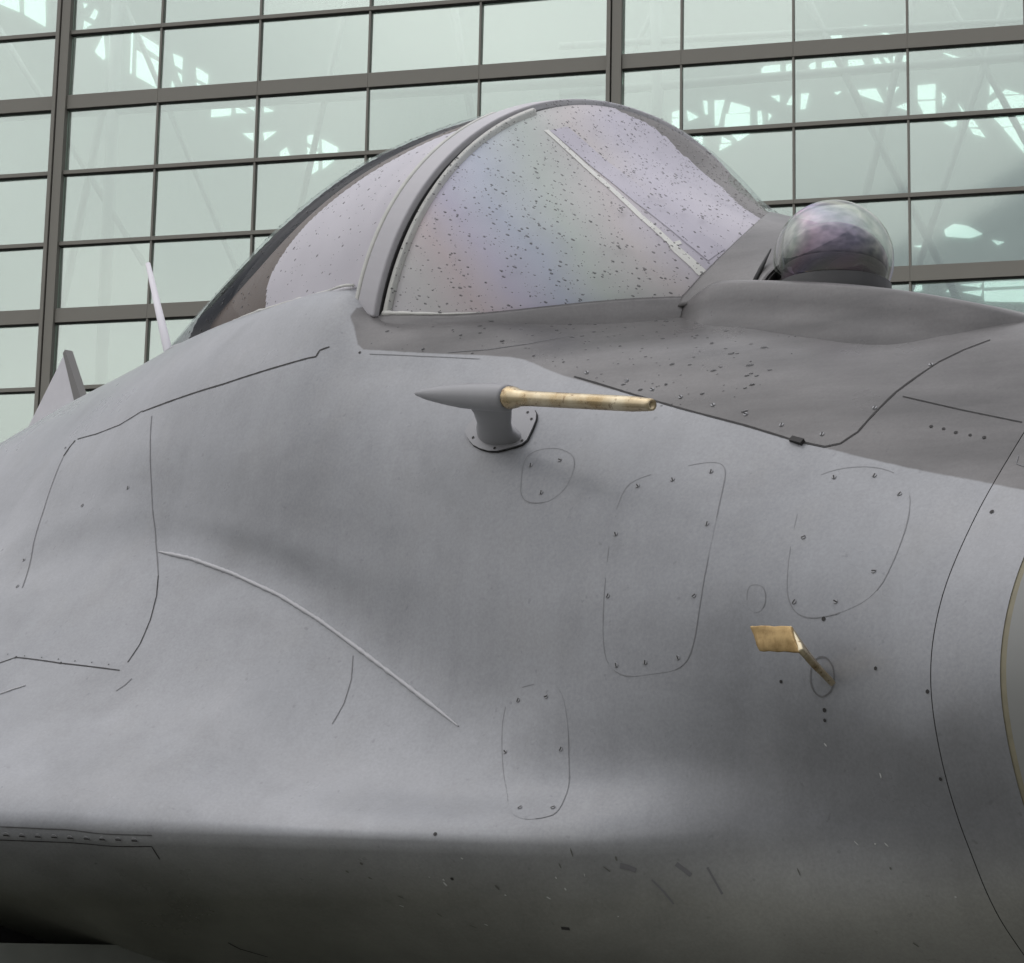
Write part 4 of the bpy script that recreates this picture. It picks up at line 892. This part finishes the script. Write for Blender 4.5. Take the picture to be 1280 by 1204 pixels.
# sealant rings at the two nose joints
for xr, mt, nm, ww in ((1.1299, 'seam', 'joint_gap', 0.003), (1.2303, 'brown_sealant', 'joint_sealant', 0.006)):
    h = half_section(xr); full = np.concatenate([h * [-1, 1], h[-2:0:-1]]); c = full.mean(0); vs = []
    for xx, d in ((xr - ww, -0.0008), (xr + ww, -0.0008)):
        for y, z in full:
            e = Vector((0, y - c[0], z - c[1])).normalized() * d; vs.append((xx, y + e.y, z + e.z))
    mesh(nm, vs, grid_faces(2, len(full), True), MAT[mt], ring)

# paint chips and scuffs along the lower flank
def chips(name, n, boxes, size, mat, seed):
    rnd = random.Random(seed); vs, fs = [], []
    for _ in range(n):
        x0, x1, z0, z1 = rnd.choice(boxes); h, nr = on_skin(rnd.uniform(x0, x1), rnd.uniform(z0, z1), 0.0007)
        if h is None: continue
        t = Vector((0.5, 0, -1)) + Vector((rnd.uniform(-.4, .4), 0, rnd.uniform(-.3, .3))); t = (t - nr * nr.dot(t)).normalized(); b = nr.cross(t)
        l = size * rnd.uniform(0.4, 1.0) ** 2 * 2.2; w_ = size * rnd.uniform(0.25, 0.6); base = len(vs)
        for a in range(6):
            q = 2 * math.pi * a / 6 + 0.3; vs.append(h + t * l * math.cos(q) * rnd.uniform(.7, 1.2) + b * w_ * math.sin(q) * rnd.uniform(.7, 1.2))
        fs.append(tuple(range(base, base + 6)))
    o = mesh(name, vs, fs, mat, body); o['kind'] = 'stuff'
MAT['scuff'] = simple('scuffed_grime', (0.13, 0.13, 0.115), 0.7, 0, 0.3, 60)
MAT['chip'] = simple('bare_primer', (0.55, 0.56, 0.54), 0.6)
chips('paint_chips', 18, [(0.45, 0.68, 1.70, 1.745), (0.90, 1.08, 1.76, 1.90), (0.2, 1.1, 1.66, 1.78)], 0.0028, MAT['chip'], 3)
chips('scuffs', 14, [(0.62, 1.05, 1.68, 1.765), (0.2, 1.1, 1.62, 1.76), (0.3, 0.6, 1.68, 1.75)], 0.0036, MAT['scuff'], 5)

# ------------------------------------------------------------------ rain
k = N('rain_water'); k.set((0.06, 0.06, 0.062), 0.04, 0, 0.6); k.b.inputs['Alpha'].default_value = 0.72; MAT['drop'] = k.m
def drops(name, ob, n, rmin, rmax, parent, pick, flow):
    """flattened beads of water spread over a surface"""
    me = ob.data; rnd = random.Random(n); tris, ar = [], []
    V = [v.co for v in me.vertices]
    for p in me.polygons:
        if pick(p.center): tris.append(tuple(p.vertices)); ar.append(p.area)
    cum = np.cumsum(ar); vs, fs = [], []
    for _ in range(n):
        f = tris[int(np.searchsorted(cum, rnd.random() * cum[-1]))]
        a, b = rnd.random(), rnd.random(); q = [V[i] for i in f]
        p = q[0].lerp(q[1], a).lerp(q[3].lerp(q[2], a), b) if len(q) == 4 else q[0]
        nr = (q[1] - q[0]).cross(q[2] - q[0]).normalized()
        if nr.dot(Vector((0.3, -0.8, 0.6))) < 0: nr = -nr
        t = Vector(flow) - nr * nr.dot(Vector(flow)); t.normalize(); s_ = nr.cross(t)
        r = rmin + (rmax - rmin) * rnd.random() ** 3.2; el = rnd.uniform(1.2, 2.8); base = len(vs)
        for rr, hh in ((1.0, 0.0), (0.72, 0.4)):
            for j in range(7):
                w_ = 2 * math.pi * j / 7; vs.append(p + t * (r * el * rr * math.cos(w_)) + s_ * (r * rr * math.sin(w_) * rnd.uniform(.8, 1.15)) + nr * (r * hh + 0.0003))
        vs.append(p + nr * r * 0.55)
        for j in range(7):
            j2 = (j + 1) % 7
            fs += [(base + j, base + j2, base + 7 + j2, base + 7 + j), (base + 7 + j, base + 7 + j2, base + 14)]
    o = mesh(name, vs, fs, MAT['drop'], parent); o['kind'] = 'stuff'; return o
drops('raindrops', windshield, 3600, 0.00045, 0.0018, windshield, lambda c: c.y < 0.12, (1, 0, -0.35))
drops('raindrops', canopy, 1700, 0.00045, 0.0018, canopy, lambda c: c.y < 0.1 and c.x > -1.2, (1, 0, 0.5))
drops('raindrops', body, 420, 0.0007, 0.0024, body, lambda c: c.y < -0.05 and 0.03 < c.x < 0.75 and c.z > DECK(c.x) and c.z < 2.61, (1, 0, 0.6))
